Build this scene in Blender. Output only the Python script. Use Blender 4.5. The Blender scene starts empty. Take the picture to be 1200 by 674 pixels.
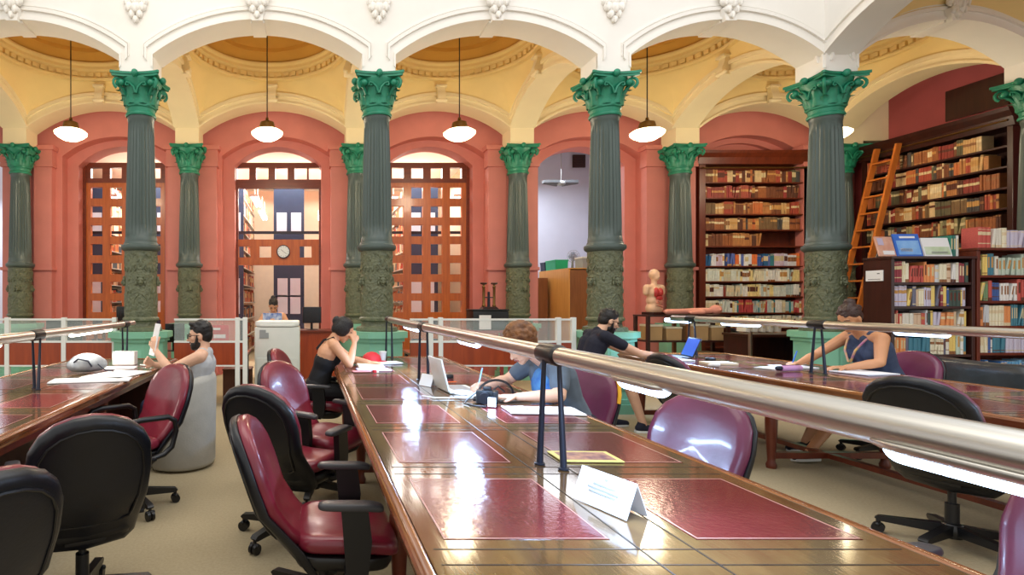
import bpy, bmesh, math, random
from mathutils import Vector, Matrix
random.seed(7)
SC = bpy.context.scene
COL = SC.collection
R = math.radians
PI = math.pi

# ------------------------------------------------------------ camera, light, exposure
cam_d = bpy.data.cameras.new('camera'); cam = bpy.data.objects.new('camera', cam_d); COL.objects.link(cam)
cam.location = (0, 0, 1.42); cam.rotation_euler = (R(90), 0, 0)
cam_d.sensor_width = 36; cam_d.lens = 19.8
cam_d.shift_x = 0.2017; cam_d.shift_y = 0.01375; cam_d.clip_start = 0.05
SC.camera = cam
SC.view_settings.view_transform = 'Standard'
SC.view_settings.look = 'None'
SC.view_settings.gamma = 1
SC.view_settings.use_curve_mapping = False
SC.view_settings.exposure = 0.3
W = bpy.data.worlds.new('hall_daylight'); SC.world = W; W.use_nodes = True
W.node_tree.nodes['Background'].inputs[0].default_value = (1.0, 0.985, 0.96, 1)
W.node_tree.nodes['Background'].inputs[1].default_value = 0.8

def area(name, loc, target, sx, sy, power, color):
    d = bpy.data.lights.new(name, 'AREA'); d.shape = 'RECTANGLE'; d.size = sx; d.size_y = sy
    d.energy = power; d.color = color
    o = bpy.data.objects.new(name, d); COL.objects.link(o); o.location = loc
    v = Vector(target) - Vector(loc); o.rotation_euler = v.to_track_quat('-Z', 'Y').to_euler()
    return o
area('hall_ceiling_light', (-1.2, 3.6, 6.9), (-1.0, 4.0, 0), 5.0, 4.0, 130, (1.0, 0.93, 0.82))
area('hall_ceiling_light', (4.2, 3.4, 6.9), (4.2, 3.8, 0), 4.0, 4.0, 100, (0.95, 0.96, 1.0))
area('stack_room_light', (-0.6, 14.0, 4.5), (-0.6, 14.0, 0), 8.0, 3.0, 900, (1.0, 0.93, 0.85))
area('side_room_light', (5.4, 13.4, 4.5), (5.4, 13.6, 0), 2.0, 2.0, 95, (0.86, 0.92, 1.0))
area('far_left_room_light', (-7.5, 13.0, 4.0), (-7.5, 13.2, 0), 2.0, 2.0, 60, (0.86, 0.92, 1.0))

# ------------------------------------------------------------ materials
def lin(c):
    c /= 255.0
    return c / 12.92 if c <= 0.04045 else ((c + 0.055) / 1.055) ** 2.4
def rgb(r, g, b): return (lin(r), lin(g), lin(b), 1)
MATS = {}
def mat(name, col, rough=0.5, metal=0.0, var=0.12, scale=6.0, bump=0.0, bscale=None, stretch=(1, 1, 1), coat=0.0,
        col2=None, emit=None, estr=0.0, kind='noise', trans=0.0, alpha=1.0, dist=0.01, detail=4.0):
    if name in MATS: return MATS[name]
    m = bpy.data.materials.new(name); m.use_nodes = True
    nt = m.node_tree; b = nt.nodes['Principled BSDF']
    c = rgb(*col)
    tc = nt.nodes.new('ShaderNodeTexCoord'); mp = nt.nodes.new('ShaderNodeMapping')
    mp.inputs['Scale'].default_value = stretch
    nt.links.new(tc.outputs['Object'], mp.inputs['Vector'])
    if kind == 'noise':
        n = nt.nodes.new('ShaderNodeTexNoise'); n.inputs['Scale'].default_value = scale; n.inputs['Detail'].default_value = detail
        fac = n.outputs[0]
    elif kind == 'wood':
        n = nt.nodes.new('ShaderNodeTexNoise'); n.inputs['Scale'].default_value = scale; n.inputs['Detail'].default_value = 6
        n.inputs['Distortion'].default_value = 0.6
        fac = n.outputs[0]
    elif kind == 'voronoi':
        n = nt.nodes.new('ShaderNodeTexVoronoi'); n.inputs['Scale'].default_value = scale
        fac = n.outputs[0]
    elif kind == 'wave':
        n = nt.nodes.new('ShaderNodeTexWave'); n.inputs['Scale'].default_value = scale; n.inputs['Distortion'].default_value = 1.0
        fac = n.outputs[1]
    nt.links.new(mp.outputs[0], n.inputs['Vector'])
    rp = nt.nodes.new('ShaderNodeValToRGB')
    c2 = rgb(*col2) if col2 else tuple(min(1, x * (1 + var)) for x in c[:3]) + (1,)
    c1 = c if col2 else tuple(x * (1 - var) for x in c[:3]) + (1,)
    rp.color_ramp.elements[0].position = 0.3; rp.color_ramp.elements[1].position = 0.7
    rp.color_ramp.elements[0].color = c1; rp.color_ramp.elements[1].color = c2
    nt.links.new(fac, rp.inputs[0]); nt.links.new(rp.outputs[0], b.inputs['Base Color'])
    b.inputs['Roughness'].default_value = rough; b.inputs['Metallic'].default_value = metal
    if coat: b.inputs['Coat Weight'].default_value = coat; b.inputs['Coat Roughness'].default_value = 0.08
    if trans: b.inputs['Transmission Weight'].default_value = trans
    if alpha < 1: b.inputs['Alpha'].default_value = alpha
    if emit:
        b.inputs['Emission Color'].default_value = rgb(*emit); b.inputs['Emission Strength'].default_value = estr
    if bump:
        n2 = nt.nodes.new('ShaderNodeTexNoise' if kind != 'voronoi' else 'ShaderNodeTexVoronoi'); n2.inputs['Scale'].default_value = bscale or scale * 4
        nt.links.new(mp.outputs[0], n2.inputs['Vector'])
        bp = nt.nodes.new('ShaderNodeBump'); bp.inputs['Strength'].default_value = bump; bp.inputs['Distance'].default_value = dist
        nt.links.new(n2.outputs[0], bp.inputs['Height']); nt.links.new(bp.outputs[0], b.inputs['Normal'])
    MATS[name] = m
    return m

M_white = mat('white_plaster', (240, 236, 228), 0.7, var=0.03, scale=2, bump=0.05)
M_cream = mat('cream_plaster', (238, 222, 182), 0.7, var=0.04, scale=2, bump=0.05)
M_vault = mat('yellow_plaster', (240, 214, 150), 0.75, var=0.04, scale=2, bump=0.05)
M_dome = mat('ochre_plaster', (212, 160, 72), 0.8, var=0.06, scale=2)
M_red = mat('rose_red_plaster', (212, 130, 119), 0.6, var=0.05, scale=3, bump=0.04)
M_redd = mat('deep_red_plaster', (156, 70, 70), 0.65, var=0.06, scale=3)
M_pale = mat('pale_blue_plaster', (206, 210, 226), 0.8, var=0.03, scale=2)
M_carpet = mat('beige_carpet', (176, 161, 130), 0.95, var=0.0, col2=(164, 149, 118), scale=60, bump=0.4, bscale=180, dist=0.004)
M_shaft = mat('grey_green_iron', (74, 87, 82), 0.42, var=0.15, scale=5, stretch=(1, 1, 0.2))
M_drum = mat('olive_iron_relief', (108, 112, 84), 0.5, col2=(88, 94, 72), scale=14, bump=0.9, bscale=26, dist=0.022)
M_cap = mat('verdigris_green_paint', (22, 116, 86), 0.45, col2=(34, 136, 104), scale=9)
M_mint = mat('mint_green_paint', (126, 186, 156), 0.5, var=0.05, scale=4)
M_twood = mat('varnished_oak', (84, 60, 36), 0.12, col2=(106, 80, 48), kind='wood', scale=5, stretch=(6, 0.7, 6), coat=0.5, bump=0.04, bscale=9)
M_tedge = mat('varnished_table_edge', (112, 62, 30), 0.18, col2=(140, 84, 44), kind='wood', scale=5, stretch=(6, 0.6, 6), coat=0.5)
M_leather = mat('worn_red_leather', (88, 28, 31), 0.16, col2=(106, 42, 43), scale=7, bump=0.08, bscale=60, coat=0.25)
M_tool = mat('pale_tooling', (176, 132, 120), 0.35)
M_groove = mat('dark_groove', (34, 24, 16), 0.5)
M_burg = mat('burgundy_leather', (112, 26, 44), 0.3, col2=(132, 36, 54), scale=6, bump=0.06, bscale=40, coat=0.2)
M_plum = mat('plum_leather', (98, 34, 66), 0.3, col2=(114, 46, 80), scale=6, bump=0.06, bscale=40, coat=0.2)
M_black = mat('black_plastic', (14, 14, 17), 0.38, var=0.1)
M_shell = mat('black_vinyl', (11, 14, 22), 0.36, var=0.15, scale=12, bump=0.05, bscale=90)
M_armpad = mat('grey_black_armpad', (60, 60, 64), 0.35)
M_steel = mat('brushed_steel', (196, 194, 188), 0.3, metal=1.0, var=0.05, scale=20, stretch=(20, 0.4, 20))
M_chrome = mat('chrome', (210, 210, 212), 0.12, metal=1.0, var=0.02)
M_darkmetal = mat('dark_blue_metal', (34, 38, 52), 0.4, metal=0.3)
M_led = mat('cold_led_diffuser', (240, 248, 255), 0.4, var=0, emit=(186, 216, 255), estr=7)
M_ledw = mat('warm_led_diffuser', (250, 250, 245), 0.4, var=0, emit=(255, 246, 225), estr=9)
M_globe = mat('opal_glass_lit', (255, 246, 224), 0.3, var=0, emit=(255, 232, 176), estr=7)
M_brass = mat('aged_brass', (120, 92, 52), 0.35, metal=0.9)
M_rod = mat('dark_rod', (36, 30, 28), 0.5)
M_lattice = mat('orange_brown_wood', (196, 104, 38), 0.3, col2=(172, 84, 28), kind='wood', scale=4, stretch=(5, 5, 0.5), coat=0.15)
M_lattdark = mat('red_brown_wood', (122, 48, 22), 0.35, col2=(100, 38, 18), kind='wood', scale=4, stretch=(0.6, 5, 5), coat=0.15)
M_panel = mat('mahogany_panel', (160, 66, 26), 0.35, col2=(138, 52, 20), kind='wood', scale=4, stretch=(5, 5, 0.5), coat=0.2)
M_dwood = mat('dark_walnut', (62, 26, 18), 0.35, col2=(44, 18, 14), kind='wood', scale=4, stretch=(4, 4, 0.5), coat=0.2)
M_mwood = mat('red_mahogany', (116, 48, 24), 0.35, col2=(92, 36, 18), kind='wood', scale=4, stretch=(4, 4, 0.5), coat=0.2)
M_ladder = mat('honey_wood', (206, 122, 50), 0.4, col2=(186, 102, 38), kind='wood', scale=5, stretch=(4, 4, 0.5))
M_ywood = mat('yellow_pine', (232, 176, 90), 0.4, col2=(216, 154, 70), kind='wood', scale=4, stretch=(5, 5, 0.4))
M_bwood = mat('mid_brown_wood', (150, 96, 50), 0.4, col2=(130, 80, 40), kind='wood', scale=4, stretch=(5, 5, 0.4))
M_wpaint = mat('white_enamel', (226, 228, 222), 0.35, var=0.02)
M_glass = mat('clear_glass', (226, 240, 236), 0.05, var=0, alpha=0.16)
M_beigep = mat('light_grey_plastic', (214, 216, 208), 0.4, var=0.03)
M_greyp = mat('mid_grey_plastic', (150, 154, 154), 0.4, var=0.04)
M_paper = mat('white_paper', (236, 236, 236), 0.7, var=0.02)
M_ppaper = mat('cream_paper', (226, 214, 184), 0.7, var=0.04)
M_lpaper = mat('lilac_grey_paper', (190, 180, 205), 0.6, var=0.04)
M_navy = mat('navy_steel', (40, 56, 84), 0.5, var=0.08)
M_skin1 = mat('tan_skin', (214, 158, 120), 0.5, var=0.05, scale=14)
M_skin2 = mat('fair_skin', (226, 178, 148), 0.5, var=0.05, scale=14)
M_skin3 = mat('olive_skin', (200, 142, 100), 0.5, var=0.05, scale=14)
M_hairb = mat('black_hair', (22, 18, 18), 0.45, var=0.3, scale=40, bump=0.6, bscale=90)
M_hairbr = mat('dark_brown_hair', (56, 34, 26), 0.45, var=0.3, scale=40, bump=0.6, bscale=90)
M_hairc = mat('light_brown_curls', (142, 92, 46), 0.5, col2=(84, 50, 28), scale=24, bump=0.8, bscale=60)
M_eye = mat('dark_eye', (40, 26, 20), 0.2)
M_lip = mat('lip', (176, 98, 88), 0.4)
M_greyfab = mat('light_grey_jersey', (184, 186, 188), 0.9, var=0.08, scale=20)
M_blackfab = mat('black_cotton', (18, 18, 22), 0.85, var=0.2)
M_navyfab = mat('dark_navy_cotton', (26, 28, 44), 0.85, var=0.2)
M_teefab = mat('slate_grey_cotton', (92, 104, 116), 0.9, var=0.1, scale=14)
M_bluefab = mat('blue_print', (52, 104, 178), 0.85, col2=(92, 150, 190), scale=16)
M_dress = mat('blue_grey_top', (58, 70, 96), 0.85, var=0.15, scale=20)
M_jeans = mat('blue_denim', (52, 62, 92), 0.9, var=0.15)
M_tub = mat('stone_grey_upholstery', (176, 174, 166), 0.9, var=0.07, scale=8, bump=0.15, bscale=60)
M_sofa = mat('black_sofa_leather', (40, 44, 48), 0.28, col2=(66, 72, 76), scale=5, bump=0.25, bscale=10, dist=0.02)
M_red2 = mat('bright_red', (206, 40, 48), 0.6, var=0.1)
M_blue = mat('bright_blue', (46, 104, 200), 0.5, var=0.1)
M_green = mat('bright_green_plastic', (24, 178, 128), 0.4, var=0.06)
M_orange = mat('orange_plastic', (236, 110, 40), 0.4)
M_yellow = mat('yellow_foam', (236, 176, 40), 0.7)
M_screen = mat('lit_blue_screen', (40, 80, 190), 0.3, var=0.05, emit=(64, 110, 220), estr=0.55)
M_dscreen = mat('dark_screen', (26, 28, 34), 0.15)
M_card = mat('cardboard', (188, 150, 100), 0.8, var=0.06)
M_bone = mat('model_flesh', (232, 186, 150), 0.45, var=0.06, scale=12)
M_organ = mat('model_red_organs', (190, 52, 50), 0.4, var=0.15, scale=20)
M_tube = mat('fluorescent_tube', (255, 255, 250), 0.4, var=0, emit=(255, 250, 238), estr=7)
M_clock = mat('clock_face_white', (226, 234, 236), 0.3, var=0.02)

# ------------------------------------------------------------ mesh helpers
class MB:
    def __init__(s): s.bm = bmesh.new(); s.mi = 0
    def faces(s, vs, fs):
        bv = [s.bm.verts.new(v) for v in vs]
        for f in fs:
            try:
                q = s.bm.faces.new([bv[i] for i in f]); q.material_index = s.mi
            except ValueError: pass
        return s
    def box(s, c, d, rot=None, bev=0.0):
        x, y, z = d[0] / 2, d[1] / 2, d[2] / 2
        if bev <= 0:
            vs = [Vector((a * x, b * y, e * z)) for a in (-1, 1) for b in (-1, 1) for e in (-1, 1)]
            fs = [(0, 1, 3, 2), (4, 6, 7, 5), (0, 4, 5, 1), (2, 3, 7, 6), (0, 2, 6, 4), (1, 5, 7, 3)]
            if rot is not None: vs = [rot @ v for v in vs]
            return s.faces([v + Vector(c) for v in vs], fs)
        t = bmesh.new(); bmesh.ops.create_cube(t, size=1)
        for v in t.verts: v.co = Vector((v.co.x * d[0], v.co.y * d[1], v.co.z * d[2]))
        bmesh.ops.bevel(t, geom=t.edges[:] , offset=min(bev, min(d) * 0.45), segments=2, affect='EDGES', profile=0.6)
        return s.merge(t, rot, c)
    def merge(s, t, rot=None, c=(0, 0, 0)):
        t.verts.index_update()
        vs = [((rot @ v.co) if rot is not None else v.co.copy()) + Vector(c) for v in t.verts]
        fs = [tuple(v.index for v in f.verts) for f in t.faces]
        t.free()
        return s.faces(vs, fs)
    def between(s, x0, x1, y0, y1, z0, z1, bev=0.0):
        return s.box(((x0 + x1) / 2, (y0 + y1) / 2, (z0 + z1) / 2), (x1 - x0, y1 - y0, z1 - z0), None, bev)
    def cone(s, p, r1, q, r2, n=12, caps=True):
        p, q = Vector(p), Vector(q); d = (q - p)
        if d.length < 1e-7: return s
        d.normalize(); a = d.orthogonal().normalized(); b = d.cross(a)
        vs = []
        for (o, r) in ((p, r1), (q, r2)):
            for i in range(n):
                t = 2 * PI * i / n; vs.append(o + (a * math.cos(t) + b * math.sin(t)) * r)
        fs = [(i, (i + 1) % n, n + (i + 1) % n, n + i) for i in range(n)]
        if caps: fs += [tuple(range(n - 1, -1, -1)), tuple(range(n, 2 * n))]
        return s.faces(vs, fs)
    def capsule(s, p, r1, q, r2, n=12, k=4):
        p, q = Vector(p), Vector(q); d = q - p
        if d.length < 1e-6: d = Vector((0, 0, 1e-4))
        d.normalize(); a = d.orthogonal().normalized(); b = d.cross(a)
        rings = []
        for j in range(1, k + 1):
            t = -PI / 2 + (PI / 2) * j / k; rings.append((p + d * r1 * math.sin(t), r1 * math.cos(t)))
        for j in range(0, k):
            t = (PI / 2) * j / k; rings.append((q + d * r2 * math.sin(t), r2 * math.cos(t)))
        vs = [p - d * r1]
        for o, r in rings:
            for i in range(n):
                t = 2 * PI * i / n; vs.append(o + (a * math.cos(t) + b * math.sin(t)) * r)
        vs.append(q + d * r2); L = len(vs) - 1; fs = []
        for i in range(n): fs.append((0, 1 + (i + 1) % n, 1 + i))
        m = len(rings)
        for j in range(m - 1):
            for i in range(n):
                u, w = 1 + j * n, 1 + (j + 1) * n
                fs.append((u + i, u + (i + 1) % n, w + (i + 1) % n, w + i))
        u = 1 + (m - 1) * n
        for i in range(n): fs.append((u + i, u + (i + 1) % n, L))
        return s.faces(vs, fs)
    def ell(s, c, rad, rot=None, n=16, k=10):
        vs = [Vector((0, 0, -rad[2]))]
        for j in range(1, k):
            t = -PI / 2 + PI * j / k
            for i in range(n):
                u = 2 * PI * i / n; vs.append(Vector((rad[0] * math.cos(t) * math.cos(u), rad[1] * math.cos(t) * math.sin(u), rad[2] * math.sin(t))))
        vs.append(Vector((0, 0, rad[2]))); L = len(vs) - 1; fs = []
        for i in range(n): fs.append((0, 1 + (i + 1) % n, 1 + i))
        for j in range(k - 2):
            for i in range(n):
                a, b = 1 + j * n, 1 + (j + 1) * n
                fs.append((a + i, a + (i + 1) % n, b + (i + 1) % n, b + i))
        a = 1 + (k - 2) * n
        for i in range(n): fs.append((a + i, a + (i + 1) % n, L))
        if rot is not None: vs = [rot @ v for v in vs]
        return s.faces([v + Vector(c) for v in vs], fs)
    def lathe(s, prof, n=24, c=(0, 0, 0), flute=None, capend=True):
        vs = []; c = Vector(c)
        for (r, z) in prof:
            for i in range(n):
                t = 2 * PI * i / n; rr = r
                if flute and flute[1] <= z <= flute[2]: rr = r * (1 - flute[0] * (i % 2))
                vs.append(c + Vector((rr * math.cos(t), rr * math.sin(t), z)))
        fs = []
        for j in range(len(prof) - 1):
            for i in range(n): fs.append((j * n + i, j * n + (i + 1) % n, (j + 1) * n + (i + 1) % n, (j + 1) * n + i))
        if capend:
            fs.append(tuple(range(n - 1, -1, -1))); m = (len(prof) - 1) * n; fs.append(tuple(range(m, m + n)))
        return s.faces(vs, fs)
    def tube(s, pts, r, n=8, closed=False):
        pts = [Vector(p) for p in pts]; N = len(pts); vs = []; prev = None
        for i, p in enumerate(pts):
            if closed: d = pts[(i + 1) % N] - pts[i - 1]
            else: d = pts[min(i + 1, N - 1)] - pts[max(i - 1, 0)]
            d.normalize()
            a = d.orthogonal().normalized() if prev is None else (prev - d * prev.dot(d)).normalized()
            prev = a; b = d.cross(a); rr = r[i] if isinstance(r, (list, tuple)) else r
            for k in range(n):
                t = 2 * PI * k / n; vs.append(p + (a * math.cos(t) + b * math.sin(t)) * rr)
        fs = []
        for i in range(N if closed else N - 1):
            j = (i + 1) % N
            for k in range(n): fs.append((i * n + k, i * n + (k + 1) % n, j * n + (k + 1) % n, j * n + k))
        if not closed: fs += [tuple(range(n - 1, -1, -1)), tuple(range((N - 1) * n, N * n))]
        return s.faces(vs, fs)
    def prism(s, poly, fn, w0, w1):
        """poly of (u,v); fn(u,v,w)->xyz ; extruded from w0 to w1"""
        n = len(poly)
        vs = [Vector(fn(u, v, w0)) for u, v in poly] + [Vector(fn(u, v, w1)) for u, v in poly]
        fs = [tuple(range(n - 1, -1, -1)), tuple(range(n, 2 * n))] + [(i, (i + 1) % n, n + (i + 1) % n, n + i) for i in range(n)]
        return s.faces(vs, fs)
    def pillow(s, outline, hf, hb, fn, rings=((1, 0), (0.985, 0.5), (0.94, 0.82), (0.82, 0.97), (0.5, 1.0))):
        """soft cushion: outline (u,v) around its centroid, bulging hf to +w, hb to -w"""
        n = len(outline); cu = sum(p[0] for p in outline) / n; cv = sum(p[1] for p in outline) / n
        vs = []; rr = [(q, -h * hb) for q, h in reversed(rings)] + [(q, h * hf) for q, h in rings[1:]]
        for q, w in rr:
            for (u, v) in outline: vs.append(Vector(fn(cu + (u - cu) * q, cv + (v - cv) * q, w)))
        fs = []
        for j in range(len(rr) - 1):
            for i in range(n): fs.append((j * n + i, j * n + (i + 1) % n, (j + 1) * n + (i + 1) % n, (j + 1) * n + i))
        vs.append(Vector(fn(cu, cv, rr[0][1]))); vs.append(Vector(fn(cu, cv, rr[-1][1]))); a = len(vs) - 2; m = (len(rr) - 1) * n
        for i in range(n): fs.append((a, (i + 1) % n, i)); fs.append((a + 1, m + i, m + (i + 1) % n))
        return s.faces(vs, fs)
    def mesh(s, name, mats, smooth=0):
        bmesh.ops.recalc_face_normals(s.bm, faces=s.bm.faces[:])
        me = bpy.data.meshes.new(name); s.bm.to_mesh(me); s.bm.free()
        for m in (mats if isinstance(mats, (list, tuple)) else [mats]): me.materials.append(m)
        if smooth:
            for p in me.polygons: p.use_smooth = True
            try: me.set_sharp_from_angle(angle=R(smooth))
            except Exception: pass
        return me

def link(name, me, parent=None, label=None):
    o = bpy.data.objects.new(name, me); COL.objects.link(o)
    if parent: o.parent = parent
    if label: o['label'] = label
    return o
def part(name, mb, m, parent, smooth=40, label=None): return link(name, mb.mesh(name, m, smooth), parent, label)
def thing(name, label, cat, loc=(0, 0, 0), rz=0.0, group=None):
    o = bpy.data.objects.new(name, None); COL.objects.link(o); o.location = loc; o.rotation_euler = (0, 0, rz)
    o.empty_display_size = 0.1
    o['label'] = label; o['category'] = cat
    if group: o['group'] = group
    return o
def single(name, mb, m, label, cat, loc=(0, 0, 0), rz=0.0, group=None, smooth=40):
    o = link(name, mb.mesh(name, m, smooth)); o.location = loc; o.rotation_euler = (0, 0, rz)
    o['label'] = label; o['category'] = cat
    if group: o['group'] = group
    return o
def struct(name, mb, m, parent=None, smooth=30):
    o = link(name, mb.mesh(name, m, smooth), parent)
    if not parent: o['kind'] = 'structure'
    return o
def dup(root, loc=None, rz=None, label=None, group=None, parent=None):
    c = root.copy(); COL.objects.link(c)
    if parent: c.parent = parent
    if loc is not None: c.location = loc
    if rz is not None: c.rotation_euler = (0, 0, rz)
    if label: c['label'] = label
    if group: c['group'] = group
    for ch in list(root.children): dup(ch, parent=c)
    return c
def blob(name, mb, m, parent=None, voxel=0.012, it=4, fac=0.5, label=None):
    """overlapping solids melted into ONE continuous smooth surface"""
    me = mb.mesh(name + '_raw', m)
    o = bpy.data.objects.new(name + '_raw', me); COL.objects.link(o)
    rm = o.modifiers.new('r', 'REMESH'); rm.mode = 'VOXEL'; rm.voxel_size = voxel; rm.use_smooth_shade = True
    if it:
        sm = o.modifiers.new('s', 'SMOOTH'); sm.factor = fac; sm.iterations = it
    dg = bpy.context.evaluated_depsgraph_get(); dg.update()
    m2 = bpy.data.meshes.new_from_object(o.evaluated_get(dg)); m2.name = name
    bpy.data.objects.remove(o); bpy.data.meshes.remove(me)
    if not m2.materials:
        m2.materials.append(m)
    for p in m2.polygons: p.use_smooth = True
    return link(name, m2, parent, label)

# ------------------------------------------------------------ room shell
LF = [-8.4, -5.32, -2.18, 0.945, 3.97, 6.90, 9.75]      # column lines, front row
LB = [-8.4, -5.33, -2.17, 0.957, 3.97, 7.00, 10.0]      # column lines, back row
YF, YB = 7.47, 10.53
HP = 0.215                                               # half a pier
ZC, ZS, ZA = 4.37, 4.60, 5.05                            # capital top, arch spring, arch crown
b = MB(); b.between(-11, 13, -4, 18, -0.1, 0.0); struct('floor', b, M_carpet)

def arc_z(t):
    """segmental arch height for t in -1..1"""
    h = 1.3; rise = ZA - ZS; rad = (h * h + rise * rise) / (2 * rise)
    return ZS + math.sqrt(max(0, rad * rad - (h * t) ** 2)) - (rad - rise)
NA = 24
def arch_wall(b, u0, u1, w0, w1, ztop, fn, shrink=0.0, zoff=0.0, zbot=ZC):
    """solid wall from pier end u0 to u1 with one arched opening between; fn maps (u, w, z)"""
    us = [u0 + (u1 - u0) * i / NA for i in range(NA + 1)]
    zs = [arc_z(-1 + 2 * i / NA) + zoff for i in range(NA + 1)]
    vs = []; fs = []
    for u, z in zip(us, zs):
        vs += [fn(u, w0, z), fn(u, w0, ztop), fn(u, w1, z), fn(u, w1, ztop)]
    for i in range(NA):
        a, c = 4 * i, 4 * i + 4
        fs += [(a, c, c + 1, a + 1), (a + 2, a + 3, c + 3, c + 2), (a, a + 2, c + 2, c), (a + 1, c + 1, c + 3, a + 3)]
    fs += [(0, 1, 3, 2), (4 * NA, 4 * NA + 2, 4 * NA + 3, 4 * NA + 1)]
    b.faces([Vector(v) for v in vs], fs)
def arch_band(b, u0, u1, off0, off1, w0, w1, fn, leg=0.0):
    """moulding that follows the arch, between two offsets from the intrados, with a short leg down the pier"""
    c = (u0 + u1) / 2; h = (u1 - u0) / 2; rise = ZA - ZS; rad = (1.3 ** 2 + rise ** 2) / (2 * rise); k = h / 1.3
    inner, outer = [], []
    phi = math.asin(1.3 / rad); zc = ZA - rad
    for i in range(NA + 1):
        t = -phi + 2 * phi * i / NA
        inner.append((c + (rad + off0) * math.sin(t) * k, zc + (rad + off0) * math.cos(t)))
        outer.append((c + (rad + off1) * math.sin(t) * k, zc + (rad + off1) * math.cos(t)))
    def clampu(p):
        lo, hi = u0 - HP + 0.005, u1 + HP - 0.005
        return (min(max(p[0], lo), hi), p[1])
    inner = [clampu(p) for p in inner]; outer = [clampu(p) for p in outer]
    if leg:
        inner = [(inner[0][0], inner[0][1] - leg)] + inner + [(inner[-1][0], inner[-1][1] - leg)]
        outer = [(outer[0][0], outer[0][1] - leg)] + outer + [(outer[-1][0], outer[-1][1] - leg)]
    vs = []; fs = []
    for p, q in zip(inner, outer):
        vs += [fn(p[0], w0, p[1]), fn(q[0], w0, q[1]), fn(p[0], w1, p[1]), fn(q[0], w1, q[1])]
    n = len(inner)
    for i in range(n - 1):
        a, e = 4 * i, 4 * i + 4
        fs += [(a, e, e + 1, a + 1), (a + 2, a + 3, e + 3, e + 2), (a, a + 2, e + 2, e), (a + 1, e + 1, e + 3, a + 3)]
    fs += [(0, 1, 3, 2), (4 * n - 4, 4 * n - 2, 4 * n - 1, 4 * n - 3)]
    b.faces([Vector(v) for v in vs], fs)

fX = lambda u, w, z: (u, w, z)
fY = lambda u, w, z: (w, u, z)
# front arcade wall (white towards the hall) with archivolts
b = MB(); tr = MB()
for i in range(6):
    arch_wall(b, LF[i] + HP, LF[i + 1] - HP, YF - HP, YF + HP, 6.1, fX)
    for (o0, o1, d) in ((0.0, 0.035, 0.02), (0.12, 0.165, 0.03), (0.18, 0.2, 0.015)):
        arch_band(tr, LF[i] + HP, LF[i + 1] - HP, o0, o1, YF - HP - d, YF - HP + 0.01, fX, leg=0.17)
for i, x in enumerate(LF):
    b.between(x - HP, x + HP, YF - HP, YF + HP, ZC, 6.1)
b.between(LF[6] + HP, 12, YF - HP, YF + HP, ZC, 6.1)
for i in range(6): c = (LF[i] + LF[i + 1]) / 2; tr.between(c - 0.09, c + 0.09, YF - HP + 0.01, YF + HP - 0.01, ZA - 0.035, ZA + 0.01, 0.01)
struct('wall_front', b, M_white); struct('trim_1', tr, M_white)
# the hall's own side arcade running from the corner column towards the camera
b = MB(); tr = MB()
XS = LF[5]; YS = 4.42
arch_wall(b, YS + HP, YF - HP, XS - HP, XS + HP, 6.1, fY)
b.between(XS - HP, XS + HP, YS - HP, YS + HP, ZC, 6.1)
for (o0, o1, d) in ((0.0, 0.035, 0.02), (0.12, 0.165, 0.03), (0.18, 0.2, 0.015)):
    arch_band(tr, YS + HP, YF - HP, o0, o1, XS - HP - d, XS - HP + 0.01, fY, leg=0.17)
struct('wall_right', b, M_white); struct('trim_2', tr, M_white)
# transverse arches and back arcade, cream
b = MB(); tr = MB()
for i in range(7):
    x = (LF[i] + LB[i]) / 2
    arch_wall(b, YF + HP, YB - HP, x - HP, x + HP, 6.1, fY)
    for sgn in (-1, 1):
        for (o0, o1, d) in ((0.0, 0.04, 0.02), (0.13, 0.19, 0.035)):
            w0 = x + sgn * (HP - 0.01); w1 = x + sgn * (HP + d)
            arch_band(tr, YF + HP, YB - HP, o0, o1, min(w0, w1), max(w0, w1), fY)
struct('wall_transverse', b, M_cream); struct('trim_3', tr, M_cream)
b = MB(); tr = MB()
for i in range(6):
    arch_wall(b, LB[i] + HP, LB[i + 1] - HP, YB - HP, YB + HP, 6.1, fX)
    for (o0, o1, d) in ((0.0, 0.04, 0.025), (0.13, 0.19, 0.04)):
        arch_band(tr, LB[i] + HP, LB[i + 1] - HP, o0, o1, YB - HP - d, YB - HP + 0.01, fX)
for x in LB: b.between(x - HP, x + HP, YB - HP, YB + HP, ZC - 0.07, 6.1)
b.between(LB[6] + HP, 12, YB - HP, YB + HP, ZC, 6.1)
struct('wall_arcade', b, M_cream); struct('trim_4', tr, M_cream)

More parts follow.
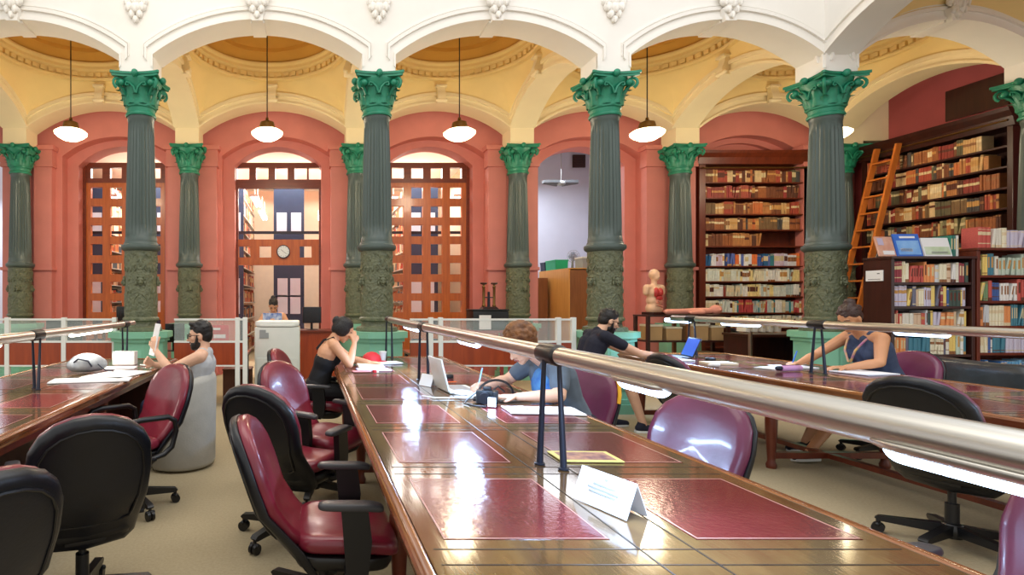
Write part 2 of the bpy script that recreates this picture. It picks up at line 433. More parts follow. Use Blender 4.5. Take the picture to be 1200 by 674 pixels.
# vaults: pendentives rising from the four arches to a moulded ring, shallow dome above
def vault(x0, x1, y0, y1, n):
    b = MB(); d = MB(); g = MB()
    cx, cy = (x0 + x1) / 2, (y0 + y1) / 2; hx, hy = (x1 - x0) / 2, (y1 - y0) / 2
    NR, NT = 8, 96; rr = min(hx, hy) * 0.96; zr = 5.47
    def edge(t):
        c, s = math.cos(t), math.sin(t); m = 1 / max(abs(c) / hx, abs(s) / hy)
        ux, uy = c * m / hx, s * m / hy
        e = uy if abs(ux) > abs(uy) else ux
        return Vector((cx + c * m, cy + s * m, arc_z(e) + 0.16))
    vs = []; fs = []
    for j in range(NR + 1):
        q = j / NR
        for i in range(NT):
            t = 2 * PI * i / NT; p = edge(t); r = Vector((cx + rr * math.cos(t), cy + rr * math.sin(t), zr))
            m = p.lerp(r, q); m.z = p.z + (r.z - p.z) * math.sin(q * PI / 2) ** 0.9
            vs.append(m)
    for j in range(NR):
        for i in range(NT): fs.append((j * NT + i, j * NT + (i + 1) % NT, (j + 1) * NT + (i + 1) % NT, (j + 1) * NT + i))
    b.faces(vs, fs)
    struct('ceiling', b, M_vault)
    prof = [(rr + 0.03, 5.43), (rr - 0.05, 5.43), (rr - 0.06, 5.47), (rr - 0.02, 5.49), (rr - 0.03, 5.58), (rr - 0.10, 5.61), (rr - 0.10, 5.66), (rr - 0.14, 5.69), (rr - 0.14, 5.72), (rr + 0.03, 5.72)]
    g.lathe(prof, 72, (cx, cy, 0), capend=False)
    for i in range(56):                                   # dentils under the ring
        t = 2 * PI * i / 56
        g.box((cx + (rr - 0.045) * math.cos(t), cy + (rr - 0.045) * math.sin(t), 5.535), (0.05, 0.075, 0.07), Matrix.Rotation(t, 3, 'Z'))
    struct('trim_%d' % n, g, M_vault)
    prof = [(rr - 0.02, 5.70)]
    for k in range(1, 13):
        a = k / 12; r = (rr - 0.02) * (1 - a); prof.append((max(r, 0.004), 5.70 + 0.34 * math.sin(a * PI / 2)))
    prof2 = []
    for (r, z) in prof:
        prof2.append((r, z))
        if abs(r - (rr - 0.02) * 0.75) < 0.01: prof2 += [(r - 0.01, z - 0.03), (r - 0.05, z - 0.03), (r - 0.06, z + 0.03)]
    d.lathe(prof2, 64, (cx, cy, 0), capend=False)
    struct('ceiling', d, M_dome)
for i in range(6): vault((LF[i] + LB[i]) / 2 + HP, (LF[i + 1] + LB[i + 1]) / 2 - HP, YF + HP, YB - HP, 10 + i)
vault(LF[5] + HP, LF[6] - HP, YS + HP, YF - HP, 16)

# red back wall: stepped arched recesses round each opening
def stepped(b, c, y0, y1, half, zs, za, x0, x1, ztop=6.0):
    """wall slab x0..x1 with an arched opening of half-width half (spring zs, crown za)"""
    N = 20; rise = za - zs; rad = (half ** 2 + rise ** 2) / (2 * rise)
    vs = []; fs = []
    for i in range(N + 1):
        u = -half + 2 * half * i / N; z = za - rad + math.sqrt(rad * rad - u * u)
        vs += [(c + u, y0, z), (c + u, y0, ztop), (c + u, y1, z), (c + u, y1, ztop)]
    for i in range(N):
        a, e = 4 * i, 4 * i + 4
        fs += [(a, e, e + 1, a + 1), (a + 2, a + 3, e + 3, e + 2), (a, a + 2, e + 2, e), (a + 1, e + 1, e + 3, a + 3)]
    b.faces([Vector(v) for v in vs], fs)
    b.between(x0, c - half, y0, y1, 0, ztop); b.between(c + half, x1, y0, y1, 0, ztop)
b = MB(); b2 = MB(); pil = MB(); OC = []
for i in range(6):
    c = (LB[i] + LB[i + 1]) / 2 + (0.1 if i == 1 else 0.06 if i == 2 else 0); OC.append(c)
    if i == 5:
        stepped(b, 8.6, 10.95, 11.15, 1.13, 4.25, 4.66, LB[5], 11.0); stepped(b, 8.6, 11.15, 11.25, 0.95, 4.2, 4.56, LB[5], 11.0); continue
    stepped(b, c, 10.95, 11.2, 1.08, 4.25, 4.63, LB[i], LB[i + 1])
    stepped(b2, c, 11.2, 11.6, 0.86, 4.12, 4.5, LB[i], LB[i + 1])
    for (hw, z0, z1, o) in ((1.08, 4.25, 4.63, 0.0),):
        pass
b.between(LB[5], 11.0, 11.25, 11.5, 0, 6.0)
struct('wall_back', b, M_red); struct('wall_recess', b2, M_red)
for i, x in enumerate(LB):
    for s in (-1, 1):
        pil.between(x + s * 0.30 - 0.17, x + s * 0.30 + 0.17, 10.78, 10.96, 0, 4.0)
        pil.between(x + s * 0.30 - 0.2, x + s * 0.30 + 0.2, 10.74, 10.96, 2.02, 2.08)
        pil.between(x + s * 0.30 - 0.2, x + s * 0.30 + 0.2, 10.74, 10.96, 4.0, 4.06)
        pil.between(x + s * 0.30 - 0.19, x + s * 0.30 + 0.19, 10.75, 10.96, 4.06, 4.32)
        pil.between(x + s * 0.30 - 0.23, x + s * 0.30 + 0.23, 10.71, 10.96, 4.32, 4.4)
struct('trim_20', pil, M_red)
# right side wall beyond the last column line
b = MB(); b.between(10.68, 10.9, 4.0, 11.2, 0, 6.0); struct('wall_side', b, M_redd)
# rooms behind the openings
b = MB(); b.between(-6.0, 3.9, 17.0, 17.2, 0, 5.2); b.between(-6.2, -6.0, 11.6, 17.2, 0, 5.2); b.between(3.9, 4.05, 11.6, 17.2, 0, 5.2)
struct('wall_stackroom', b, mat('warm_cream_wall', (236, 218, 196), 0.8, var=0.03))
b = MB(); b.between(-6.2, 4.05, 11.6, 17.2, 4.75, 4.85); struct('ceiling', b, M_white)
b = MB(); b.between(4.05, 9.0, 15.2, 15.4, 0, 6.0); b.between(8.2, 8.4, 11.6, 15.4, 0, 6.0); struct('wall_sideroom', b, M_pale)
b = MB(); b.between(4.05, 8.4, 11.6, 15.3, 5.9, 6.0); b.between(4.3, 4.7, 11.6, 15.3, 5.3, 5.9); b.between(4.05, 8.4, 14.6, 15.2, 5.55, 5.9); struct('ceiling', b, M_white)
b = MB(); b.between(-10.5, -6.2, 14.5, 14.7, 0, 5.2); struct('wall_farleft', b, M_pale)

# ------------------------------------------------------------ plaster ornaments
def leafy(b, c, s, fn, flip=1):
    """cluster of acanthus leaves hanging down, facing -w"""
    for (u, v, r, w) in ((0, 0.0, 0.07, 0.06), (-0.09, 0.02, 0.06, 0.045), (0.09, 0.02, 0.06, 0.045), (-0.05, -0.08, 0.05, 0.045), (0.05, -0.08, 0.05, 0.045), (0, -0.15, 0.045, 0.04),
                         (-0.12, 0.09, 0.05, 0.04), (0.12, 0.09, 0.05, 0.04), (0, 0.1, 0.07, 0.05), (-0.07, 0.13, 0.045, 0.03), (0.07, 0.13, 0.045, 0.03)):
        b.ell(fn(c[0] + u * s, c[1] - w * s * 0.6, c[2] + v * s), (r * s, w * s, r * s * 1.1), None, 10, 6)
        b.ell(fn(c[0] + u * s * 1.05, c[1] - w * s * 1.3, c[2] + v * s - 0.02 * s), (r * s * 0.35, w * s * 0.5, r * s * 0.9), None, 8, 6)
names = ['just left of the picture', 'at the far left edge', 'above the fluted column nearest the left', 'between', 'x']
ordn = ['first', 'second', 'third', 'fourth', 'fifth', 'sixth']
pos = ['far left of the picture', 'second arch from the left', 'third arch from the left', 'fourth arch from the left', 'arch over the ladder at the right']
def console_mb():
    b = MB()
    b.prism([(0, 0), (-0.1, 0.0), (-0.13, 0.1), (-0.09, 0.2), (-0.07, 0.3), (0, 0.3)], lambda u, v, w: (w, u, v), -0.07, 0.07)
    b.capsule((-0.08, -0.09, 0.04), 0.035, (0.08, -0.09, 0.04), 0.035, 10, 3)
    b.between(-0.1, 0.1, -0.12, 0.0, 0.28, 0.32, 0.01)
    return b
kp = None
for i in range(5):
    c = (LF[i + 1] + LF[i + 2]) / 2
    t = thing('keystone', 'white leafy plaster keystone on the crown of the ' + pos[i], 'ornament', (c, YF - HP - 0.02, ZA - 0.04), 0, 'plaster keystones of the front arches')
    b = MB(); leafy(b, (0, -0.03, 0.22), 1.0, lambda u, w, z: (u, w, z)); part('leaf_cluster', b, M_white, t)
    b = MB(); b.prism([(-0.07, 0.0), (0.07, 0.0), (0.1, 0.16), (-0.1, 0.16)], lambda u, v, w: (u, w, v), -0.05, 0.018)
    part('console_block', b, M_white, t, 30)
cn = ['leftmost', 'second', 'third', 'fourth']
for i in range(3):
    b = MB(); leafy(b, (0, 0, 0), 0.95, lambda u, w, z: (u, w, z))
    o = single('wall_ornament', b, M_white, 'white leafy plaster pendant on the wall above the %s fluted column of the front row' % cn[i], 'ornament', (LF[i + 2], YF - HP, 5.19), 0, 'plaster pendants over the front columns')
proto = None
for i in range(5):
    c = (LB[i + 1] + LB[i + 2]) / 2
    for (x, y, rz, nm) in ((c, YB - HP - 0.03, 0, 'cream scrolled console on the crown of the back-row arch, ' + ['at the far left', 'above the clock opening', 'above the second lattice screen', 'above the yellow cabinet', 'above the back bookcase'][i]),):
        t = thing('arch_console', nm, 'ornament', (x, y, ZA - 0.02), rz, 'consoles of the inner arches')
        part('scroll', console_mb(), M_cream, t)
for i in range(2, 6):
    x = (LF[i] + LF[i]) / 2
    for s in (-1, 1):
        if (s > 0) == (i >= 3): continue
        t = thing('arch_console', 'cream scrolled console on the cross arch behind the ' + {2: 'leftmost', 3: 'second', 4: 'third', 5: 'fourth'}[i] + ' front column', 'ornament', ((LF[i] + LB[i]) / 2 + s * HP, 9.0, ZA - 0.02), R(90) * s, 'consoles of the inner arches')
        part('scroll', console_mb(), M_cream, t)

# ------------------------------------------------------------ columns
def capital_mb():
    b = MB()
    b.lathe([(0.165, 0), (0.19, 0.0), (0.2, 0.02), (0.19, 0.045), (0.18, 0.05), (0.185, 0.1), (0.2, 0.11), (0.2, 0.125), (0.185, 0.13), (0.19, 0.25), (0.22, 0.36), (0.27, 0.44), (0.27, 0.46)], 32)
    pts = []                                            # abacus with hollow sides
    for k in range(4):
        a = k * PI / 2
        for t in range(-4, 5):
            s = t / 4; d = 0.245 + 0.055 * s * s; u = s * 0.30
            if abs(s) == 1: u = s * 0.285
            pts.append((d * math.cos(a) - u * math.sin(a), d * math.sin(a) + u * math.cos(a)))
    b.prism(pts, lambda u, v, w: (u, v, w), 0.46, 0.49); b.prism([(u * 1.05, v * 1.05) for u, v in pts], lambda u, v, w: (u, v, w), 0.49, 0.52)
    for row, (n, z0, z1, r0, r1, wd, ph) in enumerate(((8, 0.12, 0.27, 0.19, 0.235, 0.07, 0), (8, 0.14, 0.38, 0.2, 0.27, 0.07, PI / 8))):
        for k in range(n):                              # acanthus leaves that curl outwards
            a = 2 * PI * k / n + ph; ca, sa = math.cos(a), math.sin(a)
            vs = []; fs = []; NS = 7
            for j in range(NS):
                q = j / (NS - 1); r = r0 + (r1 - r0) * q ** 2 + (0.03 * max(0, q - 0.75) * 4); z = z0 + (z1 - z0) * (q if q < 0.86 else 0.86 - (q - 0.86) * 0.5)
                w = wd * (1 - 0.6 * q ** 3) * (1 + 0.18 * math.sin(j * 2.4))
                for (u, dr) in ((-w, -0.012), (-w * 0.5, 0.008), (0, 0.022), (w * 0.5, 0.008), (w, -0.012)):
                    vs.append(Vector(((r + dr) * ca - u * sa, (r + dr) * sa + u * ca, z)))
            for j in range(NS - 1):
                for i in range(4): fs.append((j * 5 + i, j * 5 + i + 1, j * 5 + 6 + i, j * 5 + 5 + i))
            b.faces(vs, fs)
    for k in range(4):                                  # corner volutes
        a = PI / 4 + k * PI / 2; ca, sa = math.cos(a), math.sin(a)
        pts = []; rad = []
        for j in range(22):
            q = j / 21; th = -1.2 + q * 9.5; r = 0.075 * (1 - 0.8 * q)
            uu = 0.32 + r * math.cos(th); zz = 0.385 + r * math.sin(th)
            pts.append((uu * ca, uu * sa, zz)); rad.append(0.02 * (1 - 0.4 * q))
        b.tube([(0.2 * ca, 0.2 * sa, 0.24), (0.25 * ca, 0.25 * sa, 0.31), (0.31 * ca, 0.31 * sa, 0.36)], 0.02, 6)
        b.tube(pts, rad, 6)
        b.capsule((0.3 * ca - 0.03 * -sa, 0.3 * sa - 0.03 * ca, 0.385), 0.045, (0.3 * ca + 0.03 * -sa, 0.3 * sa + 0.03 * ca, 0.385), 0.045, 8, 3)
        a = k * PI / 2; ca, sa = math.cos(a), math.sin(a)
        b.ell((0.29 * ca, 0.29 * sa, 0.49), (0.045, 0.045, 0.05), None, 8, 6)      # rosette
        for s in (-1, 1):                               # inner scrolls
            pts = [(0.24 * ca - s * u * sa, 0.24 * sa + s * u * ca, z) for u, z in ((0.0, 0.24), (0.03, 0.33), (0.08, 0.38), (0.12, 0.39), (0.13, 0.36), (0.11, 0.34), (0.09, 0.36))]
            b.tube(pts, 0.014, 6)
    return b
def drum_mb():
    b = MB()
    prof = [(0.245, 0), (0.255, 0.02), (0.245, 0.05), (0.215, 0.07), (0.2, 0.1)]
    b.lathe([(0.21, 0.0), (0.215, 0.05), (0.208, 0.3), (0.206, 0.6), (0.212, 0.86)], 40)
    return b
def mask_mb():
    b = MB()                                            # lion mask with swags on four sides
    for k in range(4):
        a = k * PI / 2 - PI / 2 + 0.25; rot = Matrix.Rotation(a, 3, 'Z')
        def P(r, u, z): return rot @ Vector((r, u, z))
        def E(r, u, z, rad): b.ell(P(r, u, z), rad, rot, 10, 8)
        E(0.208, 0, 0.47, (0.03, 0.048, 0.058)); E(0.232, 0, 0.45, (0.024, 0.024, 0.028)); E(0.227, -0.024, 0.482, (0.014, 0.016, 0.012)); E(0.227, 0.024, 0.482, (0.014, 0.016, 0.012))
        E(0.214, 0, 0.522, (0.018, 0.058, 0.016)); E(0.226, 0, 0.415, (0.014, 0.022, 0.012))
        for s in (-1, 1):
            E(0.209, s * 0.05, 0.495, (0.014, 0.016, 0.03)); E(0.209, s * 0.055, 0.44, (0.014, 0.014, 0.034))
            for pts in (((0.02, 0.62), (0.06, 0.68), (0.09, 0.64), (0.07, 0.6), (0.05, 0.63)), ((0.02, 0.3), (0.07, 0.24), (0.1, 0.16), (0.06, 0.12), (0.04, 0.17)), ((0.1, 0.78), (0.06, 0.81), (0.02, 0.75), (0.04, 0.71))):
                b.tube([P(math.sqrt(max(0, 0.2085 ** 2 - u * u)), s * u, z) for u, z in pts], 0.0095, 6)
        E(0.208, 0, 0.22, (0.008, 0.03, 0.06)); E(0.208, 0, 0.7, (0.008, 0.022, 0.05))
        rot2 = Matrix.Rotation(a + PI / 4, 3, 'Z')
        for (u, z) in ((0, 0.2), (0.025, 0.34), (-0.025, 0.34), (0, 0.5), (0.03, 0.62), (-0.03, 0.62), (0, 0.76), (0.03, 0.1), (-0.03, 0.1)):
            b.ell(rot2 @ Vector((0.207, u, z)), (0.012, 0.017, 0.038), rot2, 8, 6)
    return b
def make_column(label, loc):
    t = thing('column', label, 'column', loc, 0, None)
    b = MB(); o8 = lambda r: [(r * math.cos(PI / 8 + k * PI / 4), r * math.sin(PI / 8 + k * PI / 4)) for k in range(8)]
    for (r, z0, z1) in ((0.42, 0, 0.12), (0.385, 0.12, 0.18), (0.345, 0.18, 0.9), (0.375, 0.9, 0.95), (0.415, 0.95, 1.03)):
        b.prism(o8(r), lambda u, v, w: (u, v, w), z0, z1)
    b.box((0, -0.318, 0.54), (0.2, 0.02, 0.5), None, 0.008)
    part('pedestal', b, M_mint, t, 25)
    b = MB(); b.lathe([(0.27, 1.03), (0.275, 1.05), (0.265, 1.085), (0.21, 1.1), (0.2, 1.13), (0.205, 1.16), (0.235, 1.175), (0.235, 1.2), (0.215, 1.22)], 36)
    part('base_moulding', b, M_drum, t)
    d = part('drum', drum_mb(), M_drum, t); d.location = (0, 0, 1.22)
    m = link('lion_mask', mask_mb().mesh('lion_mask', M_drum, 60), d)
    b = MB(); b.lathe([(0.212, 2.08), (0.23, 2.09), (0.25, 2.11), (0.255, 2.135), (0.25, 2.16), (0.225, 2.17), (0.215, 2.2)], 36); part('collar', b, M_shaft, t)
    b = MB(); prof = [(0.208, 2.2), (0.205, 2.26)] + [(0.2 - 0.035 * (k / 10) ** 1.3, 2.28 + 1.5 * k / 10) for k in range(11)] + [(0.17, 3.8), (0.175, 3.85)]
    b.lathe(prof, 48, flute=(0.085, 2.27, 3.79)); part('shaft', b, M_shaft, t, 60)
    c = part('capital', capital_mb(), M_cap, t, 50); c.location = (0, 0, 3.85)
    return t
col0 = make_column('dark green fluted front-row column behind the man in the grey tank top', (LF[2], YF, 0))
flab = {3: 'dark green fluted column of the front row standing behind the woman in black', 4: 'dark green fluted column of the front row behind the man in the dark t-shirt',
        5: 'dark green fluted column of the front row beside the ladder', 6: 'fluted column cut by the right edge, only its green capital and a strip showing', 1: 'front-row fluted column just past the left edge'}
for k in (3, 4, 5, 6, 1): dup(col0, (LF[k], YF, 0), 0, flab[k])
dup(col0, (XS, YS, 0), 0, 'fluted column of the hall side just past the right edge')
blab = {1: 'back-row fluted column at the far left edge of the picture', 2: 'back-row fluted column between the left lattice screen and the clock opening', 3: 'back-row fluted column half hidden behind the front column near the woman in black',
        4: 'back-row fluted column left of the yellow cabinet', 5: 'back-row fluted column left of the tall back bookcase', 6: 'back-row column hidden behind the front column by the ladder, green capital peeking out'}
for k in range(1, 7):
    c = dup(col0, (LB[k], YB, 0), 0, blab[k]); c.scale = (0.98, 0.98, 0.984)

# ------------------------------------------------------------ pendant lamps
pl = ['far left bay', 'second bay, above the clock opening', 'third bay, before the second lattice screen', 'fourth bay, above the plaster torso', 'last bay, half hidden by a column']
def make_pendant(label, loc):
    t = thing('pendant_lamp', label, 'lamp', loc, 0, 'hanging globe lamps of the bays')
    b = MB(); b.cone((0, 0, 0.2), 0.009, (0, 0, 1.9), 0.009, 8); b.lathe([(0.07, 1.93), (0.06, 1.88), (0.02, 1.84)], 16); part('rod', b, M_rod, t)
    b = MB(); b.lathe([(0.02, 0.24), (0.03, 0.2), (0.06, 0.18), (0.11, 0.16), (0.125, 0.1), (0.125, 0.06), (0.14, 0.04), (0.13, 0.03)], 28); part('fitter', b, M_brass, t)
    b = MB(); b.lathe([(0.13, 0.05), (0.2, 0.035), (0.25, 0.0), (0.245, -0.03), (0.2, -0.07), (0.13, -0.11), (0.05, -0.13), (0.01, -0.133)], 32); part('glass_bowl', b, M_globe, t)
    return t
p0 = None
for i in range(5):
    loc = ((LF[i + 1] + LF[i + 2] + LB[i + 1] + LB[i + 2]) / 4, 9.0, 4.12)
    if i == 0: p0 = make_pendant('lit bowl pendant on a long rod in the ' + pl[0], loc)
    else: dup(p0, loc, 0, 'lit bowl pendant on a long rod in the ' + pl[i])
    d = bpy.data.lights.new('pendant_glow', 'POINT'); d.energy = 48; d.color = (1, 0.86, 0.62); d.shadow_soft_size = 0.2
    o = bpy.data.objects.new('pendant_glow', d); COL.objects.link(o); o.location = (loc[0], loc[1], loc[2] - 0.3)

# ------------------------------------------------------------ reading tables
TZ = 0.79
def rect_frame(b, x0, x1, y0, y1, z, t, h=0.002):
    b.between(x0, x1, y0, y0 + t, z, z + h); b.between(x0, x1, y1 - t, y1, z, z + h)
    b.between(x0, x0 + t, y0 + t, y1 - t, z, z + h); b.between(x1 - t, x1, y0 + t, y1 - t, z, z + h)
def make_table(label, cx, y0, y1, half, rows0):
    t = thing('reading_table', label, 'table', (cx, (y0 + y1) / 2, 0), 0)
    yc = (y0 + y1) / 2; L0, L1 = y0 - yc, y1 - yc
    b = MB(); b.between(-half + 0.03, half - 0.03, L0 + 0.03, L1 - 0.03, TZ - 0.04, TZ)
    part('tabletop', b, M_twood, t, 30)
    # profiled rim: bead on top, ogee below
    prof = [(0, -0.02), (0, -0.004), (0.006, 0.004), (0.016, 0.007), (0.026, 0.004), (0.03, -0.002), (0.036, -0.003), (0.042, -0.012), (0.038, -0.028), (0.03, -0.04), (0.03, -0.055), (0.012, -0.065), (0, -0.065)]
    b = MB(); n = len(prof); vs = []; fs = []
    for (sx, sy) in ((-1, -1), (1, -1), (1, 1), (-1, 1)):
        for (o, z) in prof:
            bx = half - 0.03 + o; vs.append(Vector((sx * bx, (L0 + 0.03 - o) if sy < 0 else (L1 - 0.03 + o), TZ + z)))
    for k in range(4):
        for i in range(n): fs.append((k * n + i, k * n + (i + 1) % n, ((k + 1) % 4) * n + (i + 1) % n, ((k + 1) % 4) * n + i))
    b.faces(vs, fs); part('rim_moulding', b, M_tedge, t, 40)
    b = MB(); ym = L0 + 0.14
    b.between(-half + 0.1, half - 0.1, L0 + 0.12, L0 + 0.145, TZ - 0.14, TZ - 0.04); b.between(-half + 0.1, half - 0.1, L1 - 0.145, L1 - 0.12, TZ - 0.14, TZ - 0.04)
    for s in (-1, 1): b.between(s * (half - 0.112) - 0.012, s * (half - 0.112) + 0.012, L0 + 0.12, L1 - 0.12, TZ - 0.14, TZ - 0.04)
    part('apron', b, M_mwood, t, 30)
    nl = 4
    for i in range(nl):
        y = L0 + 0.2 + (L1 - L0 - 0.4) * i / (nl - 1)
        for s in (-1, 1):
            b = MB(); b.lathe([(0.035, 0), (0.04, 0.03), (0.028, 0.06), (0.03, 0.1), (0.042, 0.3), (0.045, 0.42), (0.032, 0.5), (0.044, 0.54), (0.03, 0.57)], 16, (s * (half - 0.16), y, 0))
            b.box((s * (half - 0.16), y, 0.66), (0.075, 0.075, 0.18), None, 0.006); part('leg', b, M_mwood, t)
        if i < nl - 1 and i % 1 == 0:
            pass
    if cx < 0:
        b = MB(); b.between(-0.02, 0.02, L0 + 0.2, L1 - 0.2, 0.135, TZ - 0.04); part('shade_panel', b, M_dwood, t, 0)  # dark sheet added for the shade below the left table
        for y in (L0 + 0.24, L1 - 0.24):
            b = MB(); b.between(-half + 0.1, half - 0.06, y - 0.015, y + 0.015, 0.14, TZ - 0.045); part('end_panel', b, M_dwood, t, 0)  # added dark boards that stand in for shade under the table ends
    b = MB(); b.between(-0.03, 0.03, L0 + 0.2, L1 - 0.2, 0.09, 0.13)
    for i in range(nl):
        y = L0 + 0.2 + (L1 - L0 - 0.4) * i / (nl - 1); b.between(-half + 0.16, half - 0.16, y - 0.025, y + 0.025, 0.085, 0.135)
    part('stretcher', b, M_mwood, t, 30)
    g = MB()
    for s in (-1, 1):
        g.between(s * 0.07 - 0.002, s * 0.07 + 0.002, L0 + 0.05, L1 - 0.05, TZ, TZ + 0.0012)
    y = rows0 - yc; rows = []
    while y + 0.51 < L1 - 0.05:
        if y > L0 + 0.03: rows.append(y)
        g.between(-half + 0.05, half - 0.05, y + 0.565, y + 0.568, TZ, TZ + 0.0012); g.between(-half + 0.05, half - 0.05, y + 0.65, y + 0.653, TZ, TZ + 0.0012)
        y += 0.71
    part('joint_lines', g, M_groove, t, 0)
    for y in rows:
        for s in (-1, 1):
            x0, x1 = (-half + 0.09, -0.115) if s < 0 else (0.115, half - 0.09)
            b = MB(); b.between(x0, x1, y, y + 0.51, TZ - 0.005, TZ + 0.0015); lp = part('leather_panel', b, M_leather, t, 0)
            b = MB(); rect_frame(b, x0 + 0.003, x1 - 0.003, y + 0.003, y + 0.507, TZ + 0.001, 0.0035, 0.0011)
            part('tooled_border', b, M_tool, lp, 0, 'thin pale tooled line round the leather')
    return t
make_table('long central reading table with red leather panels and a white tent card on it', 0.92, 0.62, 6.42, 0.645, 0.78)
make_table('left reading table with a backpack and loose papers on it', -1.98, 0.9, 6.2, 0.56, 1.2)
make_table('right reading table where the woman with the lanyard writes', 4.46, 0.9, 6.86, 0.645, 1.1)

# ------------------------------------------------------------ tubular lamp bars over the tables
def make_bar(label, x, y0, y1, feet, lamps, ml, z=1.218, power=13.0):
    t = thing('reading_lamp_bar', label, 'lamp', (x, 0, TZ + 0.002))
    b = MB(); zz = z - TZ; r = 0.033
    b.cone((0, y0, zz), r, (0, y1, zz), r, 32); part('steel_tube', b, M_steel, t)
    b = MB(); b.ell((0, y1, zz), (r * 1.02, 0.02, r * 1.02)); b.ell((0, y0, zz), (r * 1.02, 0.02, r * 1.02)); part('end_cap', b, M_darkmetal, t)
    for f in feet:
        b = MB(); b.capsule((0, f - 0.06, zz), r * 1.22, (0, f + 0.06, zz), r * 1.22, 20, 5); s = part('sleeve', b, M_black, t)
        for s in (-1, 1):
            b = MB(); b.cone((s * 0.028, f, zz - 0.02), 0.008, (s * 0.03, f + s * -0.035, 0.006), 0.0125, 12); b.lathe([(0.02, 0.001), (0.02, 0.006), (0.012, 0.009)], 14, (s * 0.03, f - s * 0.035, 0)); part('strut', b, M_darkmetal, t)
    for (ly, ll) in lamps:
        b = MB()
        b.pillow([(0.036 * math.copysign(min(1, abs(math.cos(a) * 1.6)), math.cos(a)), ly + (ll / 2 + 0.02) * math.copysign(min(1, abs(math.sin(a)) * 1.08), math.sin(a))) for a in [2 * PI * k / 24 for k in range(24)]], 0.004, 0.012, lambda u, v, w: (u, v, zz - r + 0.012 + w))
        h = part('lamp_holder', b, M_steel, t, 60)
        b = MB(); b.capsule((0, ly - ll / 2 + 0.024, zz - r + 0.006), 0.027, (0, ly + ll / 2 - 0.024, zz - r + 0.006), 0.027, 20, 6)
        part('diffuser', b, ml, h, 60)
    for (ly, ll) in lamps:
        d = bpy.data.lights.new('bar_lamp_light', 'AREA'); d.shape = 'RECTANGLE'; d.size = 0.05; d.size_y = ll; d.energy = power * min(ll, 0.4) / 0.3
        d.color = (0.42, 0.64, 1.0) if ml is M_led else (1, 0.95, 0.85)
        o = bpy.data.objects.new('bar_lamp_light', d); COL.objects.link(o); o.location = (x, ly, z - r - 0.045)
    return t
make_bar('long steel tube lamp crossing the picture over the central table', 0.935, 0.36, 6.42, (2.14, 4.46, 6.3), ((0.69, 0.42), (1.56, 0.2), (3.22, 0.34), (4.95, 0.6)), M_led)
make_bar('steel tube lamp over the left reading table', -1.93, 1.6, 6.3, (4.04, 6.02), ((5.1, 0.95), (3.3, 0.5)), M_ledw, z=1.178, power=3.0)
make_bar('steel tube lamp over the right reading table', 4.46, 1.0, 6.84, (2.6, 4.9, 6.5), ((4.08, 0.36), (5.78, 0.5), (6.75, 0.45), (2.2, 0.3)), M_led, power=7.0)

# ------------------------------------------------------------ swivel chairs
def tomb(w, h, n=10, wb=0.42, rad=1.0):
    """backrest outline: straight flared sides and a fully rounded top"""
    pts = []; hw = w / 2; hb = wb / 2; r = 0.06
    for k in range(5): a = -PI / 2 - (PI / 2) * (1 - k / 4) + PI / 2 - PI / 2; 
    pts += [(-hb + 0.05, 0), (0, -0.005), (hb - 0.05, 0), (hb - 0.01, 0.02), (hb, 0.06), (hb + (hw - hb) * 0.55, h * 0.28), (hw, h * 0.5)]
    hc = h * 0.56
    for k in range(n + 1):
        a = PI * k / n; pts.append((hw * math.cos(a), hc + (h - hc) * math.sin(a) ** 0.85))
    pts += [(-hw, h * 0.5), (-hb - (hw - hb) * 0.55, h * 0.28), (-hb, 0.06), (-hb + 0.01, 0.02)]
    return pts
def sq(w, d, n=28, e=0.45):
    return [(d / 2 * math.copysign(abs(math.cos(a)) ** e, math.cos(a)), w / 2 * math.copysign(abs(math.sin(a)) ** e, math.sin(a))) for a in [2 * PI * k / n for k in range(n)]]
CM = {}
